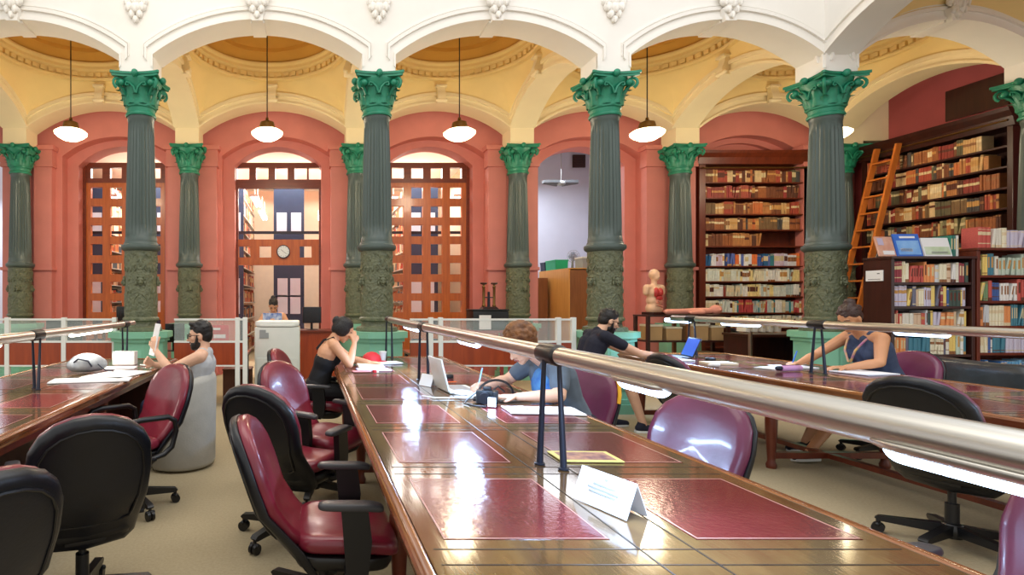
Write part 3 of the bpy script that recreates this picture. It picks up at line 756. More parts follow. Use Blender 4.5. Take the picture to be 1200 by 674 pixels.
def chair_meshes():
    tilt = R(19)
    def back(u, v, w):                                 # u across, v up the back, w towards the sitter
        bend = 0.10 * (1 - min(1, v / 0.2)) ** 2 if v < 0.2 else 0.0
        dish = 0.55 * u * u
        x = -0.205 - math.sin(tilt) * v + (w + dish) * math.cos(tilt) + bend; z = 0.435 + math.cos(tilt) * v + (w + dish) * math.sin(tilt)
        return (x, u, z)
    b = MB(); b.pillow(tomb(0.49, 0.56), 0.05, 0.01, back); CM['backrest'] = b
    def sback(u, v, w):
        x, y, z = back(u, max(v, 0.0), w)
        if v < 0: x += 0.55 * (-v); z += v * 0.85
        return (x, y, z)
    def shell(k): return [(u * k, v if v > 0.1 else v - 0.13 * (0.1 - v) / 0.1) for u, v in [(u, (v - 0.27) * k + 0.27) for u, v in tomb(0.49, 0.56, wb=0.46)]]
    b = MB(); b.pillow(shell(1.025), 0.012, 0.036, lambda u, v, w: sback(u, v, w - 0.014), ((1, 0), (0.99, 0.5), (0.96, 0.82), (0.9, 0.97), (0.75, 1.0), (0.5, 1.0), (0.25, 1.0))); CM['back_shell'] = b
    b = MB()
    o = [(u * 0.86, (v - 0.27) * 0.86 + 0.27) for u, v in tomb(0.49, 0.56)]
    b.tube([back(u, v, -0.05) for u, v in o], 0.006, 6, closed=True); CM['shell_seam'] = b
    def seat(u, v, w):
        dr = -0.04 * max(0, (u - 0.1) / 0.15) ** 2 if u > 0.1 else 0
        return (u + 0.10, v, 0.445 + w + dr + 0.35 * v * v)
    b = MB(); b.pillow(sq(0.49, 0.46), 0.045, 0.035, seat); CM['seat'] = b
    b = MB(); b.pillow(sq(0.47, 0.44), 0.005, 0.045, lambda u, v, w: (u + 0.085, v, 0.415 + w * 1.5)); b.between(-0.12, 0.12, -0.09, 0.09, 0.34, 0.38, 0.015); CM['seat_pan'] = b
    b = MB(); b.cone((0, 0, 0.1), 0.03, (0, 0, 0.26), 0.03, 16); b.cone((0, 0, 0.26), 0.018, (0, 0, 0.36), 0.018, 12); b.lathe([(0.045, 0.065), (0.05, 0.1), (0.045, 0.14), (0.032, 0.15)], 16); CM['gas_column'] = b
    b = MB(); b.prism([(0.03, 0.14), (0.3, 0.105), (0.315, 0.09), (0.3, 0.075), (0.03, 0.08)], lambda u, v, w: (u, w, v), -0.021, 0.021); CM['base_leg'] = b
    b = MB(); b.cone((0.3, 0, 0.04), 0.012, (0.3, 0, 0.085), 0.01, 8); b.cone((0.3, -0.024, 0.03), 0.03, (0.3, -0.006, 0.03), 0.03, 16); b.cone((0.3, 0.006, 0.03), 0.03, (0.3, 0.024, 0.03), 0.03, 16); b.capsule((0.3, -0.02, 0.052), 0.014, (0.3, 0.02, 0.052), 0.014, 8, 3); CM['caster'] = b
    for s, nm in ((1, 'l'), (-1, 'r')):
        b = MB(); y = s * 0.285
        b.prism([(-0.05, 0.645), (0.06, 0.645), (0.075, 0.52), (0.06, 0.38), (-0.03, 0.38), (-0.04, 0.52)], lambda u, v, w: (u + 0.12, w, v), y - 0.018, y + 0.018); b.box((0.12, s * 0.2, 0.375), (0.07, 0.2, 0.02), None, 0.006)
        CM['armT' + nm] = b
        b = MB(); b.pillow(sq(0.07, 0.27, 20, 0.5), 0.018, 0.012, lambda u, v, w: (u + 0.11, v + y, 0.655 + w - 0.12 * max(0, u - 0.08))); CM['pad' + nm] = b
        b = MB()
        lp = [(0.16, 0.40), (0.2, 0.46), (0.185, 0.6), (0.15, 0.645), (0.08, 0.655), (-0.12, 0.65), (-0.17, 0.62), (-0.18, 0.55), (-0.16, 0.44), (-0.1, 0.40), (0.0, 0.385)]
        b.tube([(u, y - s * (0.0 if v > 0.44 else 0.02), v) for u, v in lp], 0.019, 8, closed=True); b.box((0.0, s * 0.2, 0.385), (0.06, 0.2, 0.02), None, 0.006); CM['armL' + nm] = b
    for k in list(CM): CM[k] = CM[k].mesh(k, [M_black], 50)
chair_meshes()
def cm(key, m):
    me = CM[key]
    kk = key + m.name
    if kk not in CM:
        me2 = me.copy(); me2.materials.clear(); me2.materials.append(m); CM[kk] = me2
    return CM[kk]
def make_chair(label, x, y, deg, arms='T', leather=None, base_rot=20.0, drop=0.0, shellm=None):
    lm = leather or M_burg
    t = thing('swivel_chair', label, 'chair', (x, y, 0), R(deg), 'swivel chairs at the reading tables')
    link('seat', cm('seat', lm), t).location.z = -drop; link('backrest', cm('backrest', lm), t).location.z = -drop
    s = link('back_shell', cm('back_shell', shellm or M_shell), t); s.location.z = -drop; link('seam', cm('shell_seam', M_black), s)
    link('seat_pan', cm('seat_pan', M_black), t).location.z = -drop; link('gas_column', cm('gas_column', M_black), t)
    for k in range(5):
        l = link('base_leg', cm('base_leg', M_black), t); l.rotation_euler = (0, 0, R(base_rot + 72 * k))
        c = link('caster', cm('caster', M_black), l)
    for q in ('l', 'r'):
        if arms == 'T':
            a = link('armrest', cm('armT' + q, M_black), t); a.location.z = -drop; link('arm_pad', cm('pad' + q, M_armpad), a)
        elif arms == 'L': link('armrest', cm('armL' + q, M_black), t)
    return t
make_chair('burgundy and black swivel chair nearest the camera at the left side of the central table', 0.08, 2.58, -1, 'T', base_rot=68, drop=0.07)
make_chair('swivel chair showing its round black back, behind the nearest burgundy chair', -0.10, 3.4, 58, 'T', base_rot=30)
make_chair('burgundy swivel chair facing the camera, third along the central table', 0.06, 4.1, -38, 'T', base_rot=10)
make_chair('burgundy swivel chair the woman in black sits on', 0.06, 5.36, -14, 'T', base_rot=10)
cA = make_chair('black-backed swivel chair with a white sticker at the lower left corner', -1.16, 1.72, 148, 'T', base_rot=15)
b = MB(); b.pillow([(0.013 * math.cos(a), 0.016 * math.sin(a)) for a in [k * PI / 6 for k in range(12)]], 0.002, 0.0, lambda u, v, w: (-0.29 - 0.268 * v - w, u - 0.13, 0.74 + v)); part('sticker', b, M_paper, cA, 40, 'small white sticker')
make_chair('swivel chair showing a broad black back, before the burgundy chair at the left table', -1.03, 2.6, 118, 'T', base_rot=50)
make_chair('burgundy swivel chair with loop arms in front of the man in the grey tank top', -1.2, 3.88, 224, 'L', base_rot=14)
make_chair('plum swivel chair under the lamp bar at the right side of the central table', 1.67, 2.68, 200, 'T', M_plum, base_rot=10)
cI = make_chair('plum swivel chair the curly-haired reader sits on', 1.74, 3.85, 212, 'N', M_plum, base_rot=0)
b = MB(); pts = [(-0.225 - 0.26 * v + 0.55 * u * u * 0.95, u, 0.435 + 0.966 * v + 0.13 * u * u) for u, v in [(0.252, 0.3), (0.25, 0.36), (0.235, 0.42), (0.205, 0.48), (0.16, 0.52)]]
b.tube(pts, 0.012, 8); part('torn_edge', b, M_yellow, cI, 40, 'yellow foam showing along the torn edge')
make_chair('dark-backed swivel chair tucked under the right table near the laptop', 3.5, 5.0, 8, 'T', M_plum, base_rot=10)
make_chair('blue-black backed swivel chair pulled up to the near left side of the right table', 3.72, 3.24, 17, 'T', M_plum, base_rot=40, drop=-0.04)
make_chair('plum swivel chair cut by the lower right corner of the picture', 2.0, 1.46, 196, 'T', M_plum, base_rot=0)
make_chair('pale-backed swivel chair the man in the dark t-shirt sits on', 3.02, 6.22, 4, 'N', base_rot=0, shellm=M_beigep)
make_chair('plum swivel chair behind the woman with the lanyard', 5.26, 5.12, 190, 'N', M_plum, base_rot=0)
make_chair('far swivel chair with dark back and red seat at the small back table', 7.85, 9.75, -16, 'T', base_rot=0)

# ------------------------------------------------------------ lattice screens in the arched openings
def grid_mb(x0, x1, z0, z1, xs, zs, hw, hz, d):
    """board with a grid of square holes cut through it (xs, zs hole centres)"""
    b = MB(); ex = [x0]
    for x in xs: ex += [x - hw / 2, x + hw / 2]
    ex.append(x1); ez = [z0]
    for z in zs: ez += [z - hz / 2, z + hz / 2]
    ez.append(z1)
    for i in range(len(ex) - 1):
        for j in range(len(ez) - 1):
            if i % 2 == 1 and j % 2 == 1: continue
            if i % 2 == 0 and j > 0: continue
            if i % 2 == 0: b.between(ex[i], ex[i + 1], -d / 2, d / 2, z0, z1)
            else: b.between(ex[i], ex[i + 1], -d / 2, d / 2, ez[j], ez[j + 1])
    return b
def full_screen(label, c, wid):
    t = thing('lattice_screen', label, 'screen', (c, 11.48, 0))
    xs = [-0.59, -0.197, 0.197, 0.59]; zs = [0.55 + 0.385 * k for k in range(9)]
    b = grid_mb(-0.8, 0.8, 0.2, 3.83, xs, zs, 0.235, 0.23, 0.09); part('lattice', b, M_lattice, t, 0)
    b = grid_mb(-0.8, 0.8, 3.83, 4.24, xs, [4.03], 0.235, 0.22, 0.10); part('header_board', b, M_lattdark, t, 0, 'darker header board with four square openings')
    b = MB(); b.between(-0.86, -0.8, -0.07, 0.07, 0, 4.24); b.between(0.8, 0.86, -0.07, 0.07, 0, 4.24); b.between(-0.8, 0.8, -0.06, 0.06, 0, 0.2); part('frame', b, M_lattdark, t, 0)
    for z in (0.95, 2.87): pass
    return t
full_screen('orange wooden lattice screen with square holes in the far left arch', OC[1], 1.7)
full_screen('orange wooden lattice screen with square holes right of the clock opening', OC[3], 1.6)
t = thing('service_screen', 'wooden screen with wide openings and a clock board in the second arch', 'screen', (OC[2], 11.48, 0))
xs5 = [-0.72, -0.33, 0.06, 0.45, 0.74]
b = grid_mb(-0.86, 0.86, 3.72, 4.24, xs5, [4.02], 0.25, 0.24, 0.10); part('header_board', b, M_lattdark, t, 0, 'dark header board with a row of square holes')
b = grid_mb(-0.86, 0.86, 2.16, 2.68, [-0.69, -0.27, 0.55], [2.43], 0.24, 0.23, 0.10); part('clock_board', b, M_lattice, t, 0)
b = MB(); b.between(-0.86, -0.82, -0.06, 0.06, 0, 3.72); b.between(0.82, 0.86, -0.06, 0.06, 0, 3.72); part('frame', b, M_lattdark, t, 0)
t = thing('wall_clock', 'round white clock on the wooden board above the librarian', 'clock', (OC[2] + 0.10, 11.42, 2.43))
b = MB(); b.prism([(0.135 * math.cos(a), 0.135 * math.sin(a)) for a in [k * PI / 16 for k in range(32)]], lambda u, v, w: (u, w, v), -0.045, 0.008); part('rim', b, M_darkmetal, t)
b = MB(); b.prism([(0.118 * math.cos(a), 0.118 * math.sin(a)) for a in [k * PI / 16 for k in range(32)]], lambda u, v, w: (u, w, v), -0.049, -0.046); part('dial', b, M_clock, t)
b = MB()
for k in range(12): b.box((0.1 * math.sin(k * PI / 6), -0.0505, 0.1 * math.cos(k * PI / 6)), (0.007, 0.002, 0.018), Matrix.Rotation(k * PI / 6, 3, 'Y'))
part('hour_marks', b, M_black, t, 0)
b = MB(); b.box((-0.022, -0.052, 0.02), (0.006, 0.002, 0.07), Matrix.Rotation(R(-50), 3, 'Y')); b.box((0.03, -0.052, -0.02), (0.005, 0.002, 0.09), Matrix.Rotation(R(125), 3, 'Y')); part('hands', b, M_navy, t, 0)

# ------------------------------------------------------------ books
PALO = [(122, 70, 42), (156, 92, 50), (94, 54, 38), (184, 124, 70), (140, 52, 42), (98, 92, 66), (206, 164, 108), (120, 92, 60), (168, 72, 52), (74, 70, 68), (196, 110, 60), (214, 186, 140)]
PALR = [(158, 60, 56), (146, 66, 56), (170, 82, 66)]
PALN = [(226, 222, 208), (236, 228, 200), (210, 214, 218), (190, 206, 190), (220, 190, 160), (62, 96, 160), (70, 130, 150), (200, 90, 80), (240, 210, 120), (120, 150, 110), (150, 60, 70), (236, 234, 230), (232, 150, 90), (110, 110, 130), (64, 84, 76), (206, 200, 220)]
CNAMES = {}
def bookmat(c):
    nm = 'book_cloth_%02x%02x%02x' % c
    return mat(nm, c, 0.6, var=0.12, scale=14)
def cname(c):
    r, g, b_ = c; mx, mn = max(c), min(c)
    if mx - mn < 26: return 'white' if mx > 215 else 'pale grey' if mx > 170 else 'grey' if mx > 90 else 'dark grey'
    if r >= g >= b_: 
        if mx < 100: return 'dark brown'
        if g > r * 0.8: return 'cream' if b_ > r * 0.72 else 'yellow' if r > 200 else 'tan'
        if b_ > r * 0.6: return 'pink'
        return 'red-brown' if g < r * 0.48 else 'brown' if mx < 190 else 'orange'
    if r >= g: return 'dark red' if mx < 170 else 'red' if b_ < 150 else 'lilac'
    if b_ >= g: return 'blue' if r < 150 else 'pale blue'
    return 'green' if mx < 190 else 'pale green'
BMESH = {}
def book_mesh(c, band=None, style=0):
    k = (c, band, style)
    if k in BMESH: return BMESH[k]
    b = MB()                                             # unit book: thickness x, depth y (spine at 0), height z
    sp = [(-0.5, 0.04), (-0.36, 0.012), (0, 0), (0.36, 0.012), (0.5, 0.04)]
    out = sp + [(0.5, 1), (-0.5, 1)]
    b.prism(out, lambda u, v, w: (u, v, w), 0, 1)
    b.mi = 1
    b.between(-0.4, 0.4, 0.06, 0.985, 0.995, 1.002) if style != 2 else None
    b.mi = 2
    if style == 0:
        for (z0, z1) in ((0.62, 0.78), (0.2, 0.24), (0.88, 0.9)):
            b.prism([(u * 1.02, v - 0.006) for u, v in sp] + [(0.51, 0.05), (-0.51, 0.05)], lambda u, v, w: (u, v, w), z0, z1)
    elif style == 1:
        b.prism([(u * 0.7, v - 0.004) for u, v in sp] + [(0.35, 0.05), (-0.35, 0.05)], lambda u, v, w: (u, v, w), 0.35, 0.85)
    elif style == 2:
        b.prism([(u * 1.02, v - 0.006) for u, v in sp] + [(0.51, 0.05), (-0.51, 0.05)], lambda u, v, w: (u, v, w), 0.0, 0.16)
    elif style in (3, 4):
        for (z0, z1) in (((0.08, 0.12), (0.9, 0.94)) if style == 3 else ((0.15, 0.18), (0.36, 0.39), (0.55, 0.72), (0.84, 0.87))):
            b.prism([(u * 1.02, v - 0.006) for u, v in sp] + [(0.51, 0.05), (-0.51, 0.05)], lambda u, v, w: (u, v, w), z0, z1)
    me = b.mesh('book', [bookmat(c), M_ppaper, bookmat(band or (214, 196, 150))], 0)
    BMESH[k] = me; return me
STUFF = {'mb': MB(), 'mats': []}
def smat(c):
    if c not in STUFF['mats']: STUFF['mats'].append(c)
    return STUFF['mats'].index(c)
NTH = ['first', 'second', 'third', 'fourth', 'fifth', 'sixth', 'seventh', 'eighth', 'ninth', 'tenth', 'eleventh', 'twelfth', 'thirteenth', 'fourteenth', 'fifteenth', 'sixteenth', 'seventeenth', 'eighteenth', 'nineteenth', 'twentieth',
       'twenty-first', 'twenty-second', 'twenty-third', 'twenty-fourth', 'twenty-fifth', 'twenty-sixth', 'twenty-seventh', 'twenty-eighth', 'twenty-ninth', 'thirtieth', 'thirty-first', 'thirty-second', 'thirty-third', 'thirty-fourth', 'thirty-fifth',
       'thirty-sixth', 'thirty-seventh', 'thirty-eighth', 'thirty-ninth', 'fortieth', 'forty-first', 'forty-second', 'forty-third', 'forty-fourth', 'forty-fifth', 'forty-sixth', 'forty-seventh', 'forty-eighth', 'forty-ninth', 'fiftieth',
       'fifty-first', 'fifty-second', 'fifty-third', 'fifty-fourth', 'fifty-fifth', 'fifty-sixth', 'fifty-seventh', 'fifty-eighth', 'fifty-ninth', 'sixtieth']
NB = [0]
def shelf_row(origin, ang, length, z, pal, thick, hgt, depth, where, group, lean=0.06, single_books=True, bands=None, fill=1.0, style=None):
    """books along local +x from origin, spines towards local -y"""
    rot = Matrix.Rotation(ang, 3, 'Z'); u = 0.0; k = 0; run = None; left = 0
    while True:
        if left <= 0:
            run = (random.choice(pal), random.uniform(*hgt), random.uniform(*thick), random.choice([None, (226, 206, 166), (200, 150, 84), (96, 50, 36), (150, 100, 60)]) if bands is None else random.choice(bands), random.choice([0, 1, 1, 2, 3, 3] if style is None else [0, 1, 3, 3, 4, 4]))
            left = random.choice([1, 1, 1, 2, 3, 5] if style is None else [1, 1, 2, 2, 3, 5])
        left -= 1
        c, h, th, bd, st = run; h += random.uniform(-0.004, 0.004); th *= random.uniform(0.9, 1.12)
        tl = 0.0
        if random.random() < lean: tl = random.uniform(0.08, 0.22)
        ww = th + h * math.sin(tl) * 0.55
        if u + ww > length * fill: break
        p = Vector(origin) + rot @ Vector((u + (th / 2 if tl == 0 else th / 2), random.uniform(0, 0.015), 0)); p.z = z + (th / 2 * math.sin(tl) if tl else 0) + 0.001
        dz = depth * random.uniform(0.85, 1)
        if single_books and NB[0] < 297:
            NB[0] += 1
            o = link('book', book_mesh(c, bd, st)); o.location = p; o.scale = (th * 0.94, dz, h); o.rotation_euler = (0, tl, ang)
            o['label'] = '%s book, %s from left on %s' % (cname(c), NTH[min(k, 59)], where); o['category'] = 'book'; o['group'] = group
        else:
            mb = STUFF['mb']; mb.mi = smat(c); m = Matrix.Rotation(ang, 3, 'Z') @ Matrix.Rotation(tl, 3, 'Y')
            T = lambda q, w, e: m @ Vector((q * th * 0.96, w * dz, e * h)) + p
            mb.prism([(-0.5, 0.04), (-0.36, 0.01), (0.36, 0.01), (0.5, 0.04), (0.5, 1), (-0.5, 1)], T, 0, 1)
            mb.mi = smat(bd or (214, 196, 150))
            z0, z1 = ((0.62, 0.78), (0.4, 0.8), (0, 0.14), (0.9, 0.94), (0.5, 0.68))[st]
            mb.prism([(-0.51, 0.035), (-0.36, 0.002), (0.36, 0.002), (0.51, 0.035)], T, z0, z1)
        u += ww; k += 1
# ------------------------------------------------------------ freestanding bookcase by the ladder
def bookcase(label, name, loc, ang, w, d, levels, top, base, m, side=None, cornice=0.0, back=True, t=0.03, backm=None, sidew=0.03):
    th = thing(name, label, 'bookcase', loc, ang)
    for s in (0, 1):
        b = MB(); x = s * (w - sidew); b.between(x, x + sidew, 0, d, 0, top, 0.004); part('side_panel', b, side or m, th, 0)
    b = MB(); b.between(sidew, w - sidew, d - 0.02, d, 0, top); part('back_panel', b, backm or m, th, 0)
    for z in levels:
        b = MB(); b.between(sidew + 0.001, w - sidew - 0.001, 0.005, d - 0.021, z - t, z, 0.003); part('shelf', b, m, th, 0)
    b = MB()
    if cornice:
        b.prism([(-0.02, top), (-0.03, top + 0.04), (-0.05, top + cornice * 0.5), (-0.1, top + cornice * 0.8), (-0.12, top + cornice), (d, top + cornice), (d, top)], lambda u, v, q: (q, u, v), -0.04, w + 0.04)
    else: b.between(-0.01, w + 0.01, -0.015, d, top, top + 0.03, 0.004)
    part('top_board', b, m, th, 0)
    b = MB(); b.between(sidew, w - sidew, 0.01, d - 0.03, 0, base); part('plinth', b, m, th, 0)
    return th
UX, UY = 6.97, 6.7
lv1 = [0.62 + 0.0, 0.91, 1.10, 1.37, 1.655]
lv1 = [0.50, 0.79, 1.085, 1.365, 1.65]
u1 = bookcase('freestanding dark bookcase with three books displayed face out on its top', 'bookcase', (UX, UY, 0), 0, 1.0, 0.34, lv1, 1.93, 0.2, M_dwood, sidew=0.04)
b = MB(); b.between(-0.008, 0.0, 0.09, 0.3, 1.67, 1.8, 0.002); lp = part('label_plate', b, M_paper, u1, 0, 'white label plate on the dark end panel')
b = MB(); b.between(-0.0095, -0.008, 0.12, 0.27, 1.69, 1.695); b.between(-0.0095, -0.008, 0.13, 0.16, 1.755, 1.765); part('plate_mark', b, M_black, lp, 0)
lv2 = [0.47, 0.81, 1.13, 1.43, 1.735]
u2 = bookcase('freestanding bookcase at the right edge with books standing along its top', 'bookcase', (UX + 1.02, UY, 0), 0, 1.15, 0.34, lv2, 2.03, 0.2, M_mwood, sidew=0.04)
G1 = 'books in the freestanding bookcase by the ladder'; G2 = 'books in the bookcase at the right edge'
lvn = ['bottom', 'fourth', 'third', 'second', 'top']
for z, n in zip(reversed(lv1), reversed(lvn)):
    shelf_row((UX + 0.05, UY + 0.015, 0), 0, 0.9, z, PALN, (0.022, 0.05), (0.19, 0.25), 0.2, 'the %s shelf of the display bookcase' % n, G1, lean=0.12)
shelf_row((UX + 1.07, UY + 0.02, 0), 0, 1.05, 2.06, PALN, (0.025, 0.055), (0.19, 0.25), 0.2, 'top of the right-edge bookcase', G2, lean=0.2)
for z, n in zip(reversed(lv2), reversed(lvn)):
    shelf_row((UX + 1.07, UY + 0.015, 0), 0, 1.05, z, PALN if n != 'bottom' else [(110, 170, 210), (150, 190, 215), (60, 120, 190)], (0.022, 0.05), (0.2, 0.26), 0.2, 'the %s shelf of the right-edge bookcase' % n, G2, lean=0.12)
def facebook(label, x, z, w, h, m, extra, rz=0):
    t = thing('displayed_book', label, 'book', (x, UY + 0.1, z), rz, 'books displayed face out')
    rot = Matrix.Rotation(R(-14), 3, 'X')
    b = MB(); b.box(rot @ Vector((0, 0, h / 2)), (w, 0.018, h), rot, 0.002); part('cover', b, m, t, 0)
    for (x0, x1, z0, z1, mm) in extra:
        b = MB(); b.box(rot @ Vector(((x0 + x1) / 2, -0.0105, (z0 + z1) / 2)), (x1 - x0, 0.002, z1 - z0), rot); part('cover_patch', b, mm, t, 0)
    b = MB(); b.box(rot @ Vector((0, 0.06, h * 0.35)), (0.06, 0.006, h * 0.7), Matrix.Rotation(R(16), 3, 'X')); part('easel', b, M_greyp, t, 0)
M_sky = mat('sky_blue_cover', (92, 150, 222), 0.4, col2=(150, 196, 236), scale=6)
M_warm = mat('peach_photo_cover', (224, 182, 158), 0.4, col2=(200, 130, 110), scale=9)
M_green2 = mat('pale_green_photo', (214, 226, 206), 0.4, col2=(170, 196, 140), scale=7)
facebook('displayed book with a peach photo cover, leftmost of three', UX + 0.06, 1.965, 0.24, 0.25, M_warm, [(-0.1, -0.02, 0.14, 0.23, M_lpaper), (-0.06, 0.1, 0.02, 0.07, M_paper)], R(8))
facebook('displayed book with a blue cover, middle of three', UX + 0.33, 1.965, 0.3, 0.285, M_blue, [(-0.13, 0.13, 0.02, 0.2, M_sky), (-0.1, 0.04, 0.06, 0.1, M_paper), (-0.08, 0.1, 0.23, 0.255, M_paper)], R(-2))
facebook('displayed book with a white and green landscape cover, rightmost of three', UX + 0.67, 1.965, 0.33, 0.235, M_paper, [(-0.15, 0.15, 0.02, 0.12, M_green2), (-0.08, 0.12, 0.03, 0.06, M_paper)])
for k, (c, x) in enumerate((((40, 130, 110), 0.86), ((60, 120, 110), 0.895), ((226, 226, 220), 0.93))):
    o = link('book', book_mesh(c, None, 1)); o.location = (UX + x, UY + 0.12, 1.962); o.scale = (0.03, 0.2, 0.26); o['label'] = '%s book standing just right of the displayed landscape cover, %s of three' % (cname(c), ['left', 'middle', 'right'][k]); o['category'] = 'book'; o['group'] = 'three books beside the display'

# ------------------------------------------------------------ tall wall bookcases
LV = [0.55, 0.92, 1.21, 1.52, 1.81, 2.105, 2.485, 2.80, 3.10, 3.41, 3.71]
bb = bookcase('tall back-bay bookcase with brown volumes above and pale books below', 'bookcase', (7.54, 10.78, 0), 0, 2.12, 0.36, LV, 4.05, 0.3, M_mwood, M_mwood, cornice=0.24, sidew=0.12, t=0.025)
b = MB(); b.tube([(0.02, -0.06, 3.97), (2.1, -0.06, 3.97)], 0.014, 8); part('ladder_rail', b, M_brass, bb)
GB = 'books in the tall back bookcase'
def nm_row(n): return 'the %s row of the tall back bookcase' % n
rows = [(3.71, PALO, 0), (3.41, PALR + PALO[:3], 0), (3.10, PALO + [(170, 110, 60)], 0), (2.80, PALO, 0)]
rown = ['top', 'second', 'third', 'fourth', 'fifth', 'sixth', 'seventh', 'eighth', 'ninth', 'tenth']
# (largest first: the side bookcase is built below; those rows become individual books as far as 300 go)
rb = bookcase('tall dark wall bookcase on the right side with the orange ladder leaning on it', 'bookcase', (10.25, 10.38, 0), -PI / 2, 2.22, 0.36, LV, 3.98, 0.3, M_dwood, cornice=0.26, sidew=0.07, t=0.03)
b = MB(); b.tube([(0.02, -0.05, 4.06), (2.2, -0.05, 4.06)], 0.014, 8); part('ladder_rail', b, M_brass, rb)
GR = 'old volumes in the dark right-hand bookcase'
for k, z in enumerate([3.71, 3.41, 3.10, 2.80, 2.485]):
    shelf_row((10.262, 10.30, 0), -PI / 2, 2.05, z, PALO + ([(150, 140, 100), (110, 110, 80), (150, 140, 100), (128, 124, 90)] if k == 4 else []), (0.026, 0.046), (0.2, 0.25), 0.22, 'the %s row of the right-hand bookcase' % rown[k], GR, lean=0.03, fill=(0.86, 0.9, 0.97, 0.97, 0.97)[k], style=0, single_books=True)
for k, z in enumerate([2.105, 1.81]):
    shelf_row((10.262, 10.30, 0), -PI / 2, 2.05, z, PALO, (0.035, 0.06), (0.2, 0.25), 0.22, '', GR, lean=0.03, style=0, single_books=False)
for k, (z, p, s) in enumerate(rows):
    shelf_row((7.68, 10.80, 0), 0, 1.84, z, p, (0.025, 0.044), (0.2, 0.245), 0.22, nm_row(rown[k]), GB, lean=0.06, style=0)
shelf_row((7.68, 10.80, 0), 0, 1.84, 2.485, PALO[:4] + [(206, 186, 140)], (0.032, 0.05), (0.22, 0.25), 0.22, nm_row('fifth'), GB, fill=0.58, style=0)
PALC = [(238, 230, 206), (228, 220, 190), (220, 226, 214), (236, 234, 226), (214, 206, 176), (190, 204, 200), (236, 216, 150)]
PALB = [(226, 226, 232), (206, 206, 226), (60, 90, 160), (40, 100, 150), (210, 190, 210), (230, 230, 226), (60, 130, 140), (230, 120, 60), (90, 110, 180)]
for k, (z, p) in enumerate([(2.105, PALB), (1.81, PALC), (1.52, PALC + [(150, 70, 60), (60, 60, 50)]), (1.21, PALC + [(30, 130, 140), (190, 70, 70)]), (0.92, PALC)]):
    shelf_row((7.68, 10.80, 0), 0, 1.84, z, p, (0.022, 0.05), (0.2, 0.245), 0.22, nm_row(rown[5 + k]), GB, lean=0.1)
# vent on the side wall above
b = MB(); b.between(-0.03, 0, -0.42, 0.42, -0.25, 0.25)
single('wall_vent', b, M_dwood, 'dark rectangular panel on the red wall above the right-hand bookcase', 'vent', (10.675, 8.95, 4.66))

# ladder
t = thing('library_ladder', 'orange wooden library ladder leaning on the dark right-hand bookcase', 'ladder', (9.13, 9.79, 0))
top = (0.985, 4.12); kx = top[0] / top[1]
for y in (-0.18, 0.18):
    b = MB(); b.prism([(0, 0), (0.09, 0), (0.09 + top[0], top[1]), (top[0], top[1])], lambda u, v, w: (u - 0.04, w, v), y - 0.018, y + 0.018); part('stile', b, M_ladder, t, 0)
for k in range(13):
    z = 0.3 + k * 0.295; b = MB(); b.between(z * kx - 0.045, z * kx + 0.05, -0.165, 0.165, z - 0.014, z + 0.014, 0.004); part('rung', b, M_ladder, t, 0)
for y in (-0.18, 0.18):
    b = MB(); b.tube([(top[0] + 0.01, y, 4.02), (top[0] + 0.03, y, 4.1), (top[0] + 0.045, y, 4.08)], 0.012, 6); part('hook', b, M_brass, t)

# ------------------------------------------------------------ stack room seen through the screens
def stack(label, x):
    t = thing('stack_shelving', label, 'shelving', (x, 13.3, 0), 0, 'shelving ranges of the stack room')
    b = MB(); b.between(-0.36, 0.36, 0, 0.03, 0, 4.2); part('end_panel', b, M_navy, t, 0)
    b = MB()
    for z in [0.15 + 0.42 * k for k in range(10)]: b.between(-0.34, 0.34, 0.03, 3.3, z - 0.02, z)
    b.between(-0.01, 0.01, 0.03, 3.3, 0, 4.1); part('shelves', b, M_wpaint, t, 0)
    for (xx, zz) in ((-0.17, 3.3), (0.17, 3.3), (-0.15, 1.75), (0.15, 1.75), (-0.15, 1.35), (0.15, 1.35)):
        b = MB(); b.between(xx - 0.12, xx + 0.12, -0.006, 0.0, zz - 0.22, zz + 0.22); part('notice', b, mat('pale_blue_sheet', (196, 212, 232), 0.6, var=0.03), t, 0, 'pale blue paper notice')
    for z in [0.15 + 0.42 * k for k in range(10)]:
        for s, an in ((-1, -PI / 2), (1, PI / 2)):
            o = (x + s * 0.33, 13.36 if s > 0 else 16.5, 0)
            shelf_row(o, an, 3.1, z, [(206, 120, 80), (226, 190, 150), (190, 70, 50), (230, 214, 190), (150, 90, 60), (90, 100, 110)], (0.04, 0.09), (0.24, 0.34), 0.24, '', '', single_books=False, lean=0)
for x, l in ((-0.39, 'navy shelving range of the stack room, directly behind the clock'), (-1.82, 'navy shelving range at the left side of the clock opening'), (1.19, 'navy shelving range at the right side of the clock opening'), (2.77, 'navy shelving range behind the second lattice screen'), (-3.55, 'navy shelving range behind the left lattice screen'), (-5.1, 'navy shelving range at the left end of the stack room')): stack(l, x)
def tube_light(label, x, y, z=4.3):
    t = thing('fluorescent_light', label, 'lamp', (x, y, z), 0, 'fluorescent lights of the stack room')
    b = MB(); b.between(-0.09, 0.09, -0.62, 0.62, 0.02, 0.07); b.cone((0, -0.4, 0.07), 0.01, (0, -0.4, 0.46), 0.01, 6); b.cone((0, 0.4, 0.07), 0.01, (0, 0.4, 0.46), 0.01, 6); part('housing', b, M_wpaint, t, 0)
    b = MB(); b.cone((-0.04, -0.6, 0), 0.022, (-0.04, 0.6, 0), 0.022, 10); b.cone((0.04, -0.6, 0), 0.022, (0.04, 0.6, 0), 0.022, 10); part('tube', b, M_tube, t)
